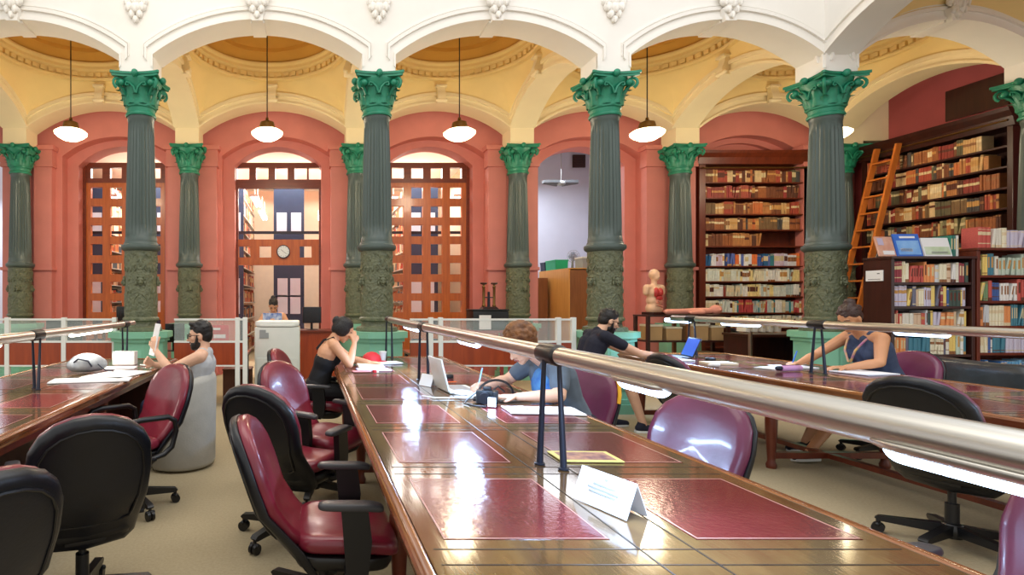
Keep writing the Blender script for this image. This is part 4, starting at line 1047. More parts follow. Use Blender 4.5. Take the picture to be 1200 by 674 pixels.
for x, n in ((-1.15, 'left of the dark range behind the clock'), (0.42, 'right of the dark range behind the clock'), (2.0, 'behind the left part of the second lattice screen'), (3.4, 'behind the right part of the second lattice screen'), (-2.75, 'behind the right part of the left lattice screen'), (-4.3, 'behind the left part of the left lattice screen')):
    for y, q in ((13.2, 'near'), (15.4, 'far')):
        tube_light('%s fluorescent light %s' % (q, n), x, y, 3.75)
b = MB(); b.between(-6, 3.9, 12.95, 13.02, 2.98, 3.04)
single('catwalk_rail', b, M_darkmetal, 'thin dark horizontal rail crossing the clock opening', 'rail', (0, 0, 0))

# side room behind the fourth arch: cabinets, boxes, wing-shaped ceiling lamp, vent
t = thing('wood_cabinet', 'tall yellow pine cabinet seen through the fourth arch', 'cabinet', (5.475, 11.7, 0))
b = MB(); b.between(0, 0.02, 0, 1.5, 0.05, 2.1, 0.003); part('side_panel', b, M_ywood, t, 0, 'yellow pine side')
b = MB(); b.between(0.02, 0.85, 0.02, 1.5, 0.05, 2.08); part('body', b, M_bwood, t, 0)
b = MB(); b.between(0.022, 0.43, 0, 0.02, 0.1, 2.06, 0.003); dd = part('door', b, M_bwood, t, 0); b = MB(); b.box((0.39, -0.012, 1.2), (0.02, 0.02, 0.09), None, 0.005); part('handle', b, M_darkmetal, dd)
b = MB(); b.between(0.437, 0.85, 0, 0.02, 0.1, 2.06, 0.003); dd = part('door', b, M_bwood, t, 0); b = MB(); b.box((0.47, -0.012, 1.2), (0.02, 0.02, 0.09), None, 0.005); part('handle', b, M_darkmetal, dd)
b = MB(); b.between(0, 0.87, -0.005, 1.5, 2.1, 2.12); part('top', b, M_ywood, t, 0)
b = MB(); b.between(0.03, 0.82, 0.04, 1.46, 0, 0.05); part('plinth', b, M_bwood, t, 0)
t = thing('wood_cabinet', 'brown cabinet standing left of the yellow pine cabinet', 'cabinet', (4.72, 12.6, 0))
b = MB(); b.between(0, 0.7, 0, 0.5, 0.06, 1.95, 0.004); part('body', b, M_bwood, t, 0)
for k in range(2):
    b = MB(); b.between(0.01 + 0.345 * k, 0.345 + 0.345 * k, -0.018, 0, 0.1, 1.92, 0.003); dd = part('door', b, M_bwood, t, 0); b = MB(); b.box((0.31 + 0.08 * k, -0.026, 1.0), (0.015, 0.016, 0.09), None, 0.004); part('handle', b, M_darkmetal, dd)
b = MB(); b.between(0.02, 0.68, 0.02, 0.48, 0, 0.06); part('plinth', b, M_dwood, t, 0)
def boxfile(label, loc, d, m, nm='storage_box', lid=None, cat='box', rz=0):
    t = thing(nm, label, cat, loc, rz)
    b = MB(); b.prism([(-d[0] / 2 * 0.94, 0), (d[0] / 2 * 0.94, 0), (d[0] / 2, d[2] * 0.86), (-d[0] / 2, d[2] * 0.86)], lambda u, v, w: (u, w, v), -d[1] / 2, d[1] / 2); part('body', b, m, t, 0)
    b = MB(); b.between(-d[0] / 2 - 0.008, d[0] / 2 + 0.008, -d[1] / 2 - 0.008, d[1] / 2 + 0.008, d[2] * 0.86, d[2], 0.006); part('lid', b, lid or m, t, 0)
    return t
boxfile('bright green plastic box on top of the yellow cabinet', (5.62, 12.6, 2.121), (0.28, 0.5, 0.22), M_green)
boxfile('grey plastic box at the front of the yellow cabinet top', (5.95, 11.95, 2.121), (0.3, 0.34, 0.24), M_greyp, lid=M_beigep)
boxfile('dark box file at the far left end of the yellow cabinet top', (5.58, 13.02, 2.121), (0.2, 0.24, 0.2), M_navy)
t = thing('desk_fan', 'grey desk fan on top of the yellow cabinet', 'fan', (5.95, 12.55, 2.121))
b = MB(); b.lathe([(0.1, 0), (0.11, 0.02), (0.03, 0.04), (0.02, 0.2)], 18); part('stand', b, M_greyp, t)
b = MB()
for r in (0.06, 0.1, 0.14): b.tube([(r * math.cos(a), -0.05, 0.3 + r * math.sin(a)) for a in [k * PI / 12 for k in range(24)]], 0.004, 5, closed=True)
for k in range(12): b.tube([(0, -0.055, 0.3), (0.14 * math.cos(k * PI / 6), -0.05, 0.3 + 0.14 * math.sin(k * PI / 6))], 0.003, 4)
part('grille', b, M_greyp, t)
b = MB()
for k in range(4): b.ell((0.06 * math.cos(k * PI / 2), -0.03, 0.3 + 0.06 * math.sin(k * PI / 2)), (0.05, 0.006, 0.04), None, 10, 6)
b.ell((0, 0.0, 0.3), (0.04, 0.06, 0.04)); part('blades', b, mat('pale_blue_plastic', (170, 190, 220), 0.4), t)
b = MB(); b.between(-0.17, 0.17, -0.04, 0, -0.17, 0.17, 0.006)
for k in range(7): b.between(-0.15, 0.15, -0.05, -0.04, -0.14 + k * 0.042, -0.12 + k * 0.042)
single('wall_vent', b, M_dwood, 'dark square grille high on the pale wall behind the fourth arch', 'vent', (7.36, 15.18, 5.2))
t = thing('wing_ceiling_lamp', 'two-winged grey lamp hanging in the pale room behind the fourth arch', 'lamp', (5.9, 13.0, 4.15))
b = MB(); b.ell((0, 0, 0), (0.1, 0.1, 0.06)); b.cone((0, 0, 0.05), 0.006, (0, 0, 1.75), 0.006, 8); part('hub', b, M_greyp, t)
for s in (-1, 1):
    b = MB(); b.prism([(0.06, -0.09), (0.4, -0.02), (0.42, 0.05), (0.06, 0.1)], lambda u, v, w: (s * u, v, w - 0.3 * v + 0.1 * u), -0.03, 0.03); part('wing', b, mat('dark_grey_metal', (96, 100, 104), 0.4), t, 0)

# ------------------------------------------------------------ glass and wood desk partitions between the columns
def partition(label, x0, x1, posts, y=YF):
    t = thing('desk_partition', label, 'partition', ((x0 + x1) / 2, y, 0))
    c = (x0 + x1) / 2
    b = MB(); b.between(x0 - c, x1 - c, -0.015, 0.015, 0.58, 0.875, 0.003); part('wood_panel', b, M_panel, t, 0)
    b = MB(); b.between(x0 - c, x1 - c, -0.02, 0.02, 0.875, 0.9); b.between(x0 - c, x1 - c, -0.02, 0.02, 0.56, 0.58); b.between(x0 - c, x1 - c, -0.016, 0.016, 1.17, 1.195); part('rail', b, M_wpaint, t, 0)
    b = MB(); b.between(x0 - c, x1 - c, -0.004, 0.004, 0.9, 1.17); part('glass_pane', b, M_glass, t, 0)
    for p in posts:
        b = MB(); b.between(p - c - 0.03, p - c + 0.03, -0.03, 0.03, 0, 1.21, 0.005); part('post', b, M_wpaint, t, 0)
    b = MB(); b.between(x0 - c, x1 - c, 0.02, 0.62, 0.70, 0.73, 0.004); part('desktop', b, M_panel, t, 0)
    for p in (x0 - c + 0.05, x1 - c - 0.05):
        b = MB(); b.between(p - 0.02, p + 0.02, 0.5, 0.6, 0, 0.7, 0.004); part('desk_leg', b, M_darkmetal, t, 0)
partition('glass-topped desk partition left of the front column behind the man reading', LF[1] + 0.45, LF[2] - 0.34, [-3.95, -3.2, -2.53])
partition('glass-topped desk partition with a red poster, between the reading man and the copier', LF[2] + 0.44, -0.78, [-0.80, -0.9])
partition('glass-topped desk partition behind the white laptop and the curly-haired reader', LF[3] + 0.44, LF[4] - 0.42, [1.66, 1.79, 3.35, 3.55])
t = thing('service_counter', 'orange wooden counter right of the copier in the clock opening', 'counter', (-0.2, 10.2, 0))
b = MB(); b.between(-0.6, 0.75, 0, 0.03, 0.02, 0.86); part('front_panel', b, M_panel, t, 0)
b = MB(); b.between(-0.62, 0.77, -0.03, 0.62, 0.86, 0.9, 0.006); part('worktop', b, M_lattdark, t, 0)
for x in (-0.58, 0.71):
    b = MB(); b.between(x, x + 0.03, 0.03, 0.6, 0, 0.86); part('side_panel', b, M_panel, t, 0)

def monitor(label, loc, w, h, rz=0, back=True):
    t = thing('monitor', label, 'monitor', loc, rz)
    b = MB(); b.box((0, 0, 0.12 + h / 2), (w, 0.03, h), None, 0.006); b.box((0, 0.025, 0.12 + h / 2), (w * 0.5, 0.03, h * 0.5), None, 0.01); part('housing', b, M_black, t)
    b = MB(); b.box((0, -0.016, 0.12 + h / 2), (w - 0.03, 0.002, h - 0.03)); part('screen', b, M_dscreen, t)
    b = MB(); b.box((0, 0.02, 0.08), (0.04, 0.02, 0.14)); b.box((0, 0.01, 0.006), (0.2, 0.15, 0.012), None, 0.004); part('stand', b, M_black, t)
monitor('black monitor on the desk at far left behind the glass partition', (-3.36, 7.85, 0.731), 0.5, 0.32, R(180))
monitor('tall black monitor on the desk left of the leftmost front column', (-3.3, 10.3, 0.961), 0.3, 0.25, R(200))
monitor('small black monitor right of the leftmost front column', (-1.82, 7.85, 0.731), 0.3, 0.26, R(160))
monitor('dark monitor on the counter right of the librarian', (0.12, 10.45, 0.901), 0.36, 0.3, R(15))
t = thing('side_table', 'low dark table behind the left partition', 'table', (-3.3, 10.3, 0))
b = MB(); b.between(-0.5, 0.5, -0.25, 0.25, 0.93, 0.96, 0.005); part('top', b, M_lattdark, t, 0)
for sx in (-1, 1):
    for sy in (-1, 1):
        b = MB(); b.between(sx * 0.46 - 0.025, sx * 0.46 + 0.025, sy * 0.2 - 0.025, sy * 0.2 + 0.025, 0, 0.93); part('leg', b, M_lattdark, t, 0)
t = thing('poster', 'red and white poster leaning inside the glass partition beside the reading man', 'poster', (-1.22, 7.62, 0.731))
b = MB(); b.box((0, 0, 0.19), (0.36, 0.01, 0.36)); part('sheet', b, M_red2, t, 0)
b = MB()
for (x, z, w, h) in ((-0.1, 0.28, 0.08, 0.1), (0.06, 0.22, 0.16, 0.05), (-0.08, 0.12, 0.12, 0.04), (0.1, 0.1, 0.1, 0.08), (0.02, 0.32, 0.1, 0.03)): b.box((x, -0.007, z), (w, 0.003, h))
part('print', b, M_paper, t, 0)
t = thing('cardboard_crate', 'brown crate under the desk beside the copier', 'box', (-1.0, 8.36, 0.0))
b = MB(); b.between(-0.2, 0.2, -0.17, 0.17, 0, 0.42); part('body', b, mat('brown_crate', (96, 52, 30), 0.6), t, 0)
b = MB(); b.between(-0.21, 0.21, -0.18, 0.0, 0.42, 0.44); b.between(-0.21, 0.21, 0.002, 0.18, 0.42, 0.44); part('flap', b, mat('brown_crate', (96, 52, 30), 0.6), t, 0)

# copier
t = thing('copier', 'white copier cabinet standing in front of the librarian', 'copier', (-0.40, 8.25, 0))
b = MB(); b.box((0, 0, 0.56), (0.64, 0.56, 1.0), None, 0.02); part('body', b, M_beigep, t)
b = MB(); b.box((0, 0, 1.105), (0.63, 0.55, 0.075), None, 0.03); b.box((0.0, -0.28, 1.08), (0.5, 0.02, 0.03), None, 0.008); part('lid', b, M_wpaint, t, 40)
for z0, z1 in ((0.13, 0.38), (0.4, 0.62)):
    b = MB(); b.between(-0.29, 0.29, -0.29, -0.278, z0, z1, 0.004); d = part('drawer', b, M_beigep, t, 0)
    b = MB(); b.box((0, -0.294, z1 - 0.05), (0.1, 0.012, 0.03), None, 0.004); part('handle', b, M_greyp, d)
b = MB(); b.between(-0.25, -0.12, -0.29, -0.28, 0.9, 0.98, 0.003); b.between(-0.25, -0.16, -0.29, -0.28, 0.98, 1.02, 0.003); part('control_panel', b, M_greyp, t, 0)
for sx in (-1, 1):
    for sy in (-1, 1):
        b = MB(); b.cone((sx * 0.25, sy * 0.2 - 0.012, 0.03), 0.03, (sx * 0.25, sy * 0.2 + 0.012, 0.03), 0.03, 12); b.box((sx * 0.25, sy * 0.2, 0.05), (0.04, 0.05, 0.03)); part('caster', b, M_black, t)

# microscope-like twin-column stand on a black printer
t = thing('printer', 'black printer with a white sheet taped on, behind the curly-haired reader', 'printer', (3.13, 9.7, 0.93))
b = MB(); b.box((0, 0, 0.17), (0.6, 0.4, 0.32), None, 0.015); b.box((0, 0, 0.345), (0.62, 0.42, 0.03), None, 0.008); part('body', b, M_black, t)
b = MB(); b.box((-0.1, -0.202, 0.14), (0.2, 0.003, 0.24)); part('sheet', b, M_paper, t, 0, 'white paper sheet on the front')
b = MB(); b.box((0.14, -0.205, 0.1), (0.2, 0.012, 0.1), None, 0.003); part('tray', b, M_darkmetal, t)
t = thing('printer_table', 'rose table carrying the black printer', 'table', (3.13, 9.7, 0))
b = MB(); b.between(-0.36, 0.36, -0.24, 0.24, 0.895, 0.929, 0.005); part('top', b, M_redd, t, 0)
for sx in (-1, 1):
    for sy in (-1, 1):
        b = MB(); b.between(sx * 0.32 - 0.025, sx * 0.32 + 0.025, sy * 0.2 - 0.025, sy * 0.2 + 0.025, 0, 0.895); part('leg', b, M_redd, t, 0)
t = thing('brass_instrument', 'antique twin-tube instrument standing on the black printer', 'instrument', (3.16, 9.7, 1.291))
b = MB(); b.prism([(-0.14, 0), (0.14, 0), (0.1, 0.04), (-0.1, 0.04)], lambda u, v, w: (u, w, v), -0.1, 0.1); part('foot', b, M_dwood, t, 0)
for x in (-0.09, 0.09):
    b = MB(); b.lathe([(0.03, 0.04), (0.034, 0.06), (0.022, 0.08), (0.022, 0.36), (0.03, 0.38), (0.02, 0.4), (0.02, 0.42)], 14, (x, 0, 0)); part('tube', b, M_brass, t)
    b = MB(); b.lathe([(0.02, 0.42), (0.055, 0.43), (0.06, 0.445), (0.055, 0.455)], 14, (x, 0, 0)); part('eyepiece', b, M_dwood, t)
b = MB(); b.cone((0, 0.01, 0.04), 0.026, (0, 0.01, 0.3), 0.02, 12); b.cone((-0.09, 0, 0.2), 0.009, (0.09, 0, 0.2), 0.009, 8); part('column', b, M_darkmetal, t)

# rack with the anatomical model
t = thing('display_rack', 'dark open rack carrying the anatomical torso, boxes on its shelves', 'shelf', (6.3, 9.45, 0))
for z in (1.2, 0.78, 0.36):
    b = MB(); b.between(-0.68, 0.68, -0.22, 0.22, z - 0.03, z, 0.005); part('shelf', b, M_dwood, t, 0)
for x in (-0.66, 0.0, 0.66):
    b = MB(); b.between(x - 0.025, x + 0.025, -0.2, -0.15, 0, 1.17, 0.004); b.between(x - 0.025, x + 0.025, 0.15, 0.2, 0, 1.17, 0.004); part('upright', b, M_bwood if x == 0 else M_dwood, t, 0)
bx = [(-0.5, 0.78, 0.22, 0.26, 'left'), (-0.2, 0.78, 0.26, 0.22, 'second'), (0.22, 0.78, 0.3, 0.27, 'third'), (0.52, 0.78, 0.2, 0.24, 'right')]
for (x, z, w, h, n) in bx: boxfile('tan cardboard box on the upper shelf below the torso, %s of four' % n, (6.3 + x, 9.45, z + 0.001), (w, 0.26, h), M_card, lid=M_ppaper, nm='cardboard_box')
for (x, w, h, n) in ((-0.4, 0.4, 0.2, 'left'), (0.33, 0.42, 0.22, 'right')): boxfile('wide cardboard box on the lower shelf below the torso, %s of two' % n, (6.3 + x, 9.45, 0.361), (w, 0.3, h), M_card, nm='cardboard_box')
t = thing('anatomical_torso', 'anatomical torso model with red organs standing on the dark rack', 'model', (5.86, 9.47, 1.235), R(20))
b = MB()
b.capsule((0, 0, 0.08), 0.11, (0, 0, 0.2), 0.105); b.capsule((-0.05, 0, 0.07), 0.1, (0.05, 0, 0.07), 0.1); b.capsule((-0.06, 0, 0.34), 0.1, (0.06, 0, 0.34), 0.1); b.capsule((-0.05, 0, 0.2), 0.09, (0.05, 0, 0.2), 0.09)
b.capsule((-0.15, 0.0, 0.42), 0.055, (0.15, 0.0, 0.42), 0.055); b.capsule((-0.17, 0, 0.42), 0.055, (-0.19, 0, 0.33), 0.045); b.capsule((0.17, 0, 0.42), 0.055, (0.19, 0, 0.33), 0.045)
b.capsule((0, 0, 0.42), 0.05, (0, 0, 0.54), 0.045); b.ell((0, 0.0, 0.64), (0.075, 0.09, 0.095)); b.ell((0, -0.04, 0.585), (0.05, 0.05, 0.055)); b.capsule((0, -0.085, 0.63), 0.01, (0, -0.1, 0.6), 0.013)
blob('body', b, M_bone, t, 0.012)
b = MB(); b.ell((0.035, -0.085, 0.34), (0.05, 0.045, 0.075)); b.ell((-0.055, -0.085, 0.34), (0.05, 0.045, 0.08)); b.ell((0.0, -0.1, 0.24), (0.07, 0.035, 0.04)); b.ell((0, -0.1, 0.32), (0.035, 0.04, 0.045)); part('organs', b, M_organ, t, 60, 'dark red heart and lungs')
b = MB()
b.tube([(-0.06 + 0.12 * (k % 2), -0.1, 0.2 - k * 0.02) for k in range(6)], 0.022, 8); part('intestine', b, mat('model_pink', (226, 150, 130), 0.4), t, 60)
b = MB(); b.box((0, 0, -0.012), (0.3, 0.22, 0.042), None, 0.004); part('stand', b, M_dwood, t)
t = thing('reclining_model', 'pinkish reclining anatomical model lying on the dark rack', 'model', (6.5, 9.36, 1.201))
b = MB(); b.capsule((-0.5, 0, 0.05), 0.045, (-0.2, 0, 0.055), 0.05); b.capsule((-0.2, 0, 0.055), 0.05, (0.1, 0, 0.06), 0.06); b.capsule((0.1, 0, 0.06), 0.06, (0.22, 0, 0.065), 0.05); b.ell((0.32, 0, 0.085), (0.1, 0.075, 0.082)); b.capsule((0.05, -0.08, 0.04), 0.035, (-0.15, -0.09, 0.035), 0.03); b.ell((0.34, -0.06, 0.08), (0.03, 0.03, 0.025))
blob('body', b, mat('model_pink', (226, 150, 130), 0.4), t, 0.012)

# dark desk and wooden table at the back right
t = thing('writing_desk', 'dark writing desk before the tall back bookcase with pale books on it', 'table', (7.06, 8.85, 0))
b = MB(); b.between(-0.3, 0.72, -0.3, 0.3, 0.88, 0.92, 0.006); part('top', b, M_dwood, t, 0)
b = MB(); b.between(-0.28, -0.24, -0.28, 0.28, 0, 0.88); b.between(0.66, 0.7, -0.28, 0.28, 0, 0.88); b.between(-0.24, 0.66, 0.2, 0.24, 0.05, 0.88); part('body', b, M_dwood, t, 0)
b = MB(); b.between(-0.31, -0.282, -0.31, -0.26, 0, 0.95, 0.004); part('corner_post', b, M_steel, t, 0)
for k in range(5):
    o = link('book', book_mesh((226, 220, 204), None, 1)); o.location = (6.92 + 0.12 * k, 8.8, 0.945); o.scale = (0.07, 0.2, 0.16 + 0.02 * (k % 2)); o.rotation_euler = (0, 0.12, 0)
    o['label'] = 'pale book leaning on the dark writing desk, %s from the left' % NTH[k]; o['category'] = 'book'; o['group'] = 'pale books on the writing desk'
t = thing('round_table', 'small brown wooden table beside the far chair', 'table', (8.75, 9.9, 0))
b = MB(); b.prism([(0.45 * math.cos(a), 0.32 * math.sin(a)) for a in [k * PI / 16 for k in range(32)]], lambda u, v, w: (u, v, w), 0.83, 0.88); part('top', b, M_bwood, t, 30)
b = MB(); b.lathe([(0.2, 0), (0.2, 0.03), (0.06, 0.08), (0.05, 0.3), (0.08, 0.5), (0.05, 0.7), (0.12, 0.83)], 16); part('pedestal', b, M_dwood, t)

# sofa beyond the right table
t = thing('leather_sofa', 'black leather sofa seen from behind, beyond the right table', 'sofa', (6.73, 5.5, 0))
b = MB(); b.pillow(sq(1.22, 0.24, 40, 0.3), 0.18, 0.3, lambda u, v, w: (u - 0.3 + 0.02 * math.sin(v * 5), v, 0.67 + w + 0.008 * math.sin(v * 9))); part('backrest', b, M_sofa, t, 60)
b = MB(); b.pillow(sq(1.16, 0.62, 40, 0.3), 0.09, 0.3, lambda u, v, w: (u + 0.1, v, 0.37 + w)); part('seat', b, M_sofa, t, 60)
for s in (-1, 1):
    b = MB(); b.pillow(sq(0.18, 0.8, 30, 0.35), 0.12, 0.45, lambda u, v, w: (u + 0.02, v + s * 0.52, 0.5 + w)); part('armrest', b, M_sofa, t, 60)
for sx in (-0.3, 0.35):
    for sy in (-0.5, 0.5):
        b = MB(); b.cone((sx, sy, 0), 0.02, (sx, sy, 0.09), 0.03, 10); part('leg', b, M_dwood, t)

b = STUFF['mb']; b.mi = 0
o = link('book_rows', b.mesh('book_rows', [bookmat(c) for c in STUFF['mats']], 0)); o['label'] = 'remaining rows of old and pale volumes on the wall bookcases and stack room shelves'; o['category'] = 'books'; o['kind'] = 'stuff'

# ------------------------------------------------------------ things on the tables
TT = TZ + 0.0035
def sheet(label, x, y, w, d, rz, m=M_paper, z=TT, h=0.004, n=1, cat='paper', nm='paper_sheets', group=None, loc=None):
    b = MB(); random.seed(int(x * 1000 + y * 77))
    for k in range(n):
        a = Matrix.Rotation(random.uniform(-0.08, 0.08) if k else 0, 3, 'Z')
        b.box((random.uniform(-0.01, 0.01) if k else 0, random.uniform(-0.01, 0.01) if k else 0, h * (k + 0.5)), (w, d, h * 0.96), a, 0)
    return single(nm, b, m, label, cat, (x, y, z), R(rz), group, 0)
def tent(label, x, y, rz, w, h, marks=True):
    t = thing('tent_card', label, 'card', (x, y, TT), R(rz), None)
    s = h * 0.42
    b = MB(); b.prism([(-s, 0), (-s + 0.003, 0), (0, h - 0.003), (s - 0.003, 0), (s, 0), (0, h)], lambda u, v, q: (q, u, v), -w / 2, w / 2); part('folded_card', b, M_paper, t, 0)
    if marks:
        b = MB(); ang = math.atan2(h, s); rot = Matrix.Rotation(ang, 3, 'X')
        for (x0, x1, q) in ((-0.2, 0.2, 0.62), (-0.28, 0.28, 0.5), (-0.24, 0.24, 0.4), (-0.03, 0.03, 0.82)):
            p = Vector((0, -s * (1 - q), h * q)); nrm = Vector((0, -math.sin(ang), math.cos(ang)))
            b.box(Vector(((x0 + x1) / 2 * w, p.y, p.z)) + nrm * 0.0008, ((x1 - x0) * w, 0.006, 0.001), rot)
        part('printed_lines', b, M_greyp, t, 0)
    return t
tent('white folded tent card standing nearest the camera on the central table', 0.925, 1.72, -72, 0.205, 0.1)
tent('small white tent card beside the white laptop', 0.915, 4.2, -60, 0.13, 0.085, False)
t = thing('leaflet', 'yellow-edged colour leaflet lying on the red leather near the lamp struts', 'leaflet', (1.125, 2.27, TT), R(-2))
b = MB(); b.box((0, 0, 0.002), (0.24, 0.15, 0.004)); part('sheet', b, mat('pale_yellow_paper', (226, 216, 130), 0.5), t, 0)
b = MB(); b.box((0, 0, 0.0046), (0.2, 0.11, 0.001)); part('picture', b, mat('leaflet_picture', (196, 150, 120), 0.5, col2=(110, 70, 90), scale=22), t, 0)
# curly reader's things
t = thing('laptop', 'white laptop with its lid back towards the left side of the central table', 'laptop', (1.05, 3.98, TT), R(4))
b = MB(); b.box((0.03, 0, 0.008), (0.22, 0.31, 0.014), None, 0.005); part('base', b, M_wpaint, t)
b = MB(); b.box((0.035, 0, 0.0155), (0.13, 0.27, 0.002)); part('keyboard', b, M_greyp, t, 0)
rot = Matrix.Rotation(R(-14), 3, 'Y'); b = MB(); b.box(Vector((-0.085, 0, 0.014)) + rot @ Vector((0, 0, 0.112)), (0.012, 0.31, 0.224), rot, 0.004); l = part('lid', b, M_wpaint, t)
b = MB(); b.box(Vector((-0.085, 0, 0.014)) + rot @ Vector((0.0068, 0, 0.112)), (0.001, 0.285, 0.195), rot); part('screen', b, M_dscreen, l, 0)
def mouse(label, x, y, rz, m=M_black):
    t = thing('computer_mouse', label, 'mouse', (x, y, TT), R(rz))
    b = MB(); b.pillow(sq(0.058, 0.1, 20, 0.7), 0.03, 0.002, lambda u, v, w: (u, v, 0.003 + w)); part('shell', b, m, t, 60)
    b = MB(); b.cone((0.026, -0.004, 0.029), 0.008, (0.026, 0.004, 0.029), 0.008, 10); part('wheel', b, M_greyp, t)
mouse('black computer mouse behind the white laptop', 1.16, 4.6, 160)
b = MB(); b.tube([(0, 0, 0.006), (0.14, 0, 0.006)], 0.005, 8); b.cone((0.14, 0, 0.006), 0.005, (0.155, 0, 0.006), 0.001, 8)
single('pen', b, M_orange, 'orange pen lying beside the white laptop', 'pen', (1.02, 4.33, TT), R(10))
t = thing('camera', 'black camera with a white tag on the central table', 'camera', (1.11, 3.44, TT), R(-20))
b = MB(); b.box((0, 0, 0.045), (0.13, 0.06, 0.085), None, 0.012); b.box((0, 0, 0.095), (0.05, 0.05, 0.03), None, 0.01); b.box((0.048, -0.01, 0.045), (0.035, 0.075, 0.08), None, 0.012); part('body', b, M_black, t)
b = MB(); b.cone((-0.01, -0.03, 0.045), 0.034, (-0.01, -0.075, 0.045), 0.032, 18); b.cone((-0.01, -0.075, 0.045), 0.034, (-0.01, -0.085, 0.045), 0.034, 18); part('lens', b, M_shell, t)
b = MB(); b.tube([(-0.065, 0, 0.07), (-0.11, -0.02, 0.03), (-0.13, -0.06, 0.006), (-0.08, -0.12, 0.006), (0.0, -0.13, 0.006)], 0.006, 6); part('strap', b, M_black, t)
b = MB(); b.box((0.03, -0.1, 0.03), (0.045, 0.003, 0.055), Matrix.Rotation(R(-20), 3, 'X')); part('tag', b, M_paper, t, 0, 'white paper tag')
t = thing('headphones', 'black over-ear headphones lying upright behind the camera', 'headphones', (1.2, 3.56, TT), R(15))
b = MB(); b.tube([(0.13 * math.cos(a) , 0, 0.03 + 0.1 * math.sin(a)) for a in [PI * k / 16 for k in range(17)]], 0.008, 8); part('headband', b, M_black, t)
for s in (-1, 1):
    b = MB(); b.lathe([(0.02, 0), (0.035, 0.005), (0.038, 0.02), (0.03, 0.03), (0.012, 0.034)], 18, (s * 0.12, 0, 0.0)); part('ear_cup', b, M_shell, t)
b = MB(); b.tube([(-0.1, 0, 0.02), (-0.05, -0.02, 0.06), (0.02, 0, 0.09), (0.08, 0.02, 0.05)], 0.006, 6); part('cable', b, M_black, t)
t = thing('smartphone', 'black smartphone lying on papers before the curly-haired reader', 'phone', (1.37, 3.66, TT + 0.012), R(8))
b = MB(); b.box((0, 0, 0.005), (0.15, 0.075, 0.009), None, 0.004); part('body', b, M_black, t)
b = MB(); b.box((0, 0, 0.0098), (0.138, 0.067, 0.0008)); part('screen', b, M_dscreen, t, 0)
b = MB(); pts = [(0.05 * math.cos(a) * (1 + 0.2 * math.sin(3 * a)), 0.05 * math.sin(a), 0.004 + 0.0012 * k) for k, a in enumerate([k * PI / 8 for k in range(40)])]
b.tube([(-0.25, 0.1, 0.004), (-0.18, 0.02, 0.004), (-0.1, 0.03, 0.004)] + pts + [(0.1, -0.06, 0.006), (0.16, -0.02, 0.004)], 0.004, 6)
single('cable', b, M_wpaint, 'coiled white charging cable between the laptop and the camera', 'cable', (1.02, 3.62, TT))
sheet('white sheets of paper at the elbow of the curly-haired reader', 1.36, 3.22, 0.4, 0.22, -8, n=2)
sheet('open notebook under the writing hand of the curly-haired reader', 1.18, 3.84, 0.22, 0.3, 4, n=2, nm='notebook', cat='notebook')
sheet('papers under the black smartphone', 1.36, 3.64, 0.3, 0.2, 5, n=2, h=0.005)
t = thing('charger', 'small white charger plug near the camera', 'charger', (1.22, 3.2, TT), R(10))
b = MB(); b.box((0, 0, 0.016), (0.06, 0.045, 0.03), None, 0.006); part('body', b, M_wpaint, t)
b = MB(); b.cone((0.03, -0.01, 0.016), 0.003, (0.05, -0.01, 0.016), 0.003, 8); b.cone((0.03, 0.01, 0.016), 0.003, (0.05, 0.01, 0.016), 0.003, 8); part('prongs', b, M_chrome, t)
# woman in black
t = thing('open_book', 'open book on the table before the woman in black', 'book', (0.62, 5.42, TT), R(90))
b = MB(); b.box((0, 0, 0.003), (0.36, 0.25, 0.005), None, 0.002); part('cover', b, M_lpaper, t, 0)
b = MB()
for s in (-1, 1): b.prism([(0, 0.006), (s * 0.17, 0.006), (s * 0.17, 0.012), (s * 0.08, 0.024), (0, 0.014)], lambda u, v, w: (u, w, v), -0.12, 0.12)
part('pages', b, M_ppaper, t, 0)
t = thing('cap', 'red cap lying on the far end of the central table', 'cap', (0.69, 5.86, TT), R(-30))
b = MB(); b.lathe([(0.1, 0), (0.1, 0.02), (0.088, 0.065), (0.05, 0.095), (0.01, 0.105)], 20); part('crown', b, M_red2, t)
b = MB(); b.prism([(0.07, -0.08), (0.13, -0.07), (0.17, 0), (0.13, 0.07), (0.07, 0.08)], lambda u, v, w: (u, v, w), 0.004, 0.012); part('brim', b, M_red2, t)
sheet('white papers next to the red cap', 0.82, 5.72, 0.26, 0.2, 15, n=3)
t = thing('paper_cup', 'white cup by the lamp strut at the far end of the central table', 'cup', (0.82, 5.98, TT))
b = MB(); b.lathe([(0.03, 0), (0.04, 0.09), (0.037, 0.09), (0.028, 0.005)], 18, capend=False); b.lathe([(0.001, 0.003), (0.029, 0.003)], 18, capend=False); part('cup', b, M_wpaint, t)
b = MB(); b.lathe([(0.043, 0.088), (0.043, 0.096), (0.03, 0.1), (0.001, 0.1)], 18); part('lid', b, M_wpaint, t)
sheet('pinkish booklet near the table edge by the woman in black', 0.5, 5.02, 0.16, 0.1, 8, mat('pink_booklet', (206, 130, 130), 0.6), n=2, nm='booklet', cat='booklet')
t = thing('eraser', 'small cream eraser beside the pinkish booklet', 'eraser', (0.62, 4.96, TT), R(20)); b = MB(); b.box((0, 0, 0.012), (0.05, 0.03, 0.022), None, 0.006); part('rubber', b, M_ppaper, t); b = MB(); b.box((-0.012, 0, 0.012), (0.028, 0.032, 0.024), None, 0.003); part('sleeve', b, M_red2, t)
sheet('lilac notebook under the open book of the woman in black', 0.62, 5.16, 0.3, 0.2, 4, M_lpaper, n=2, nm='notebook', cat='notebook')
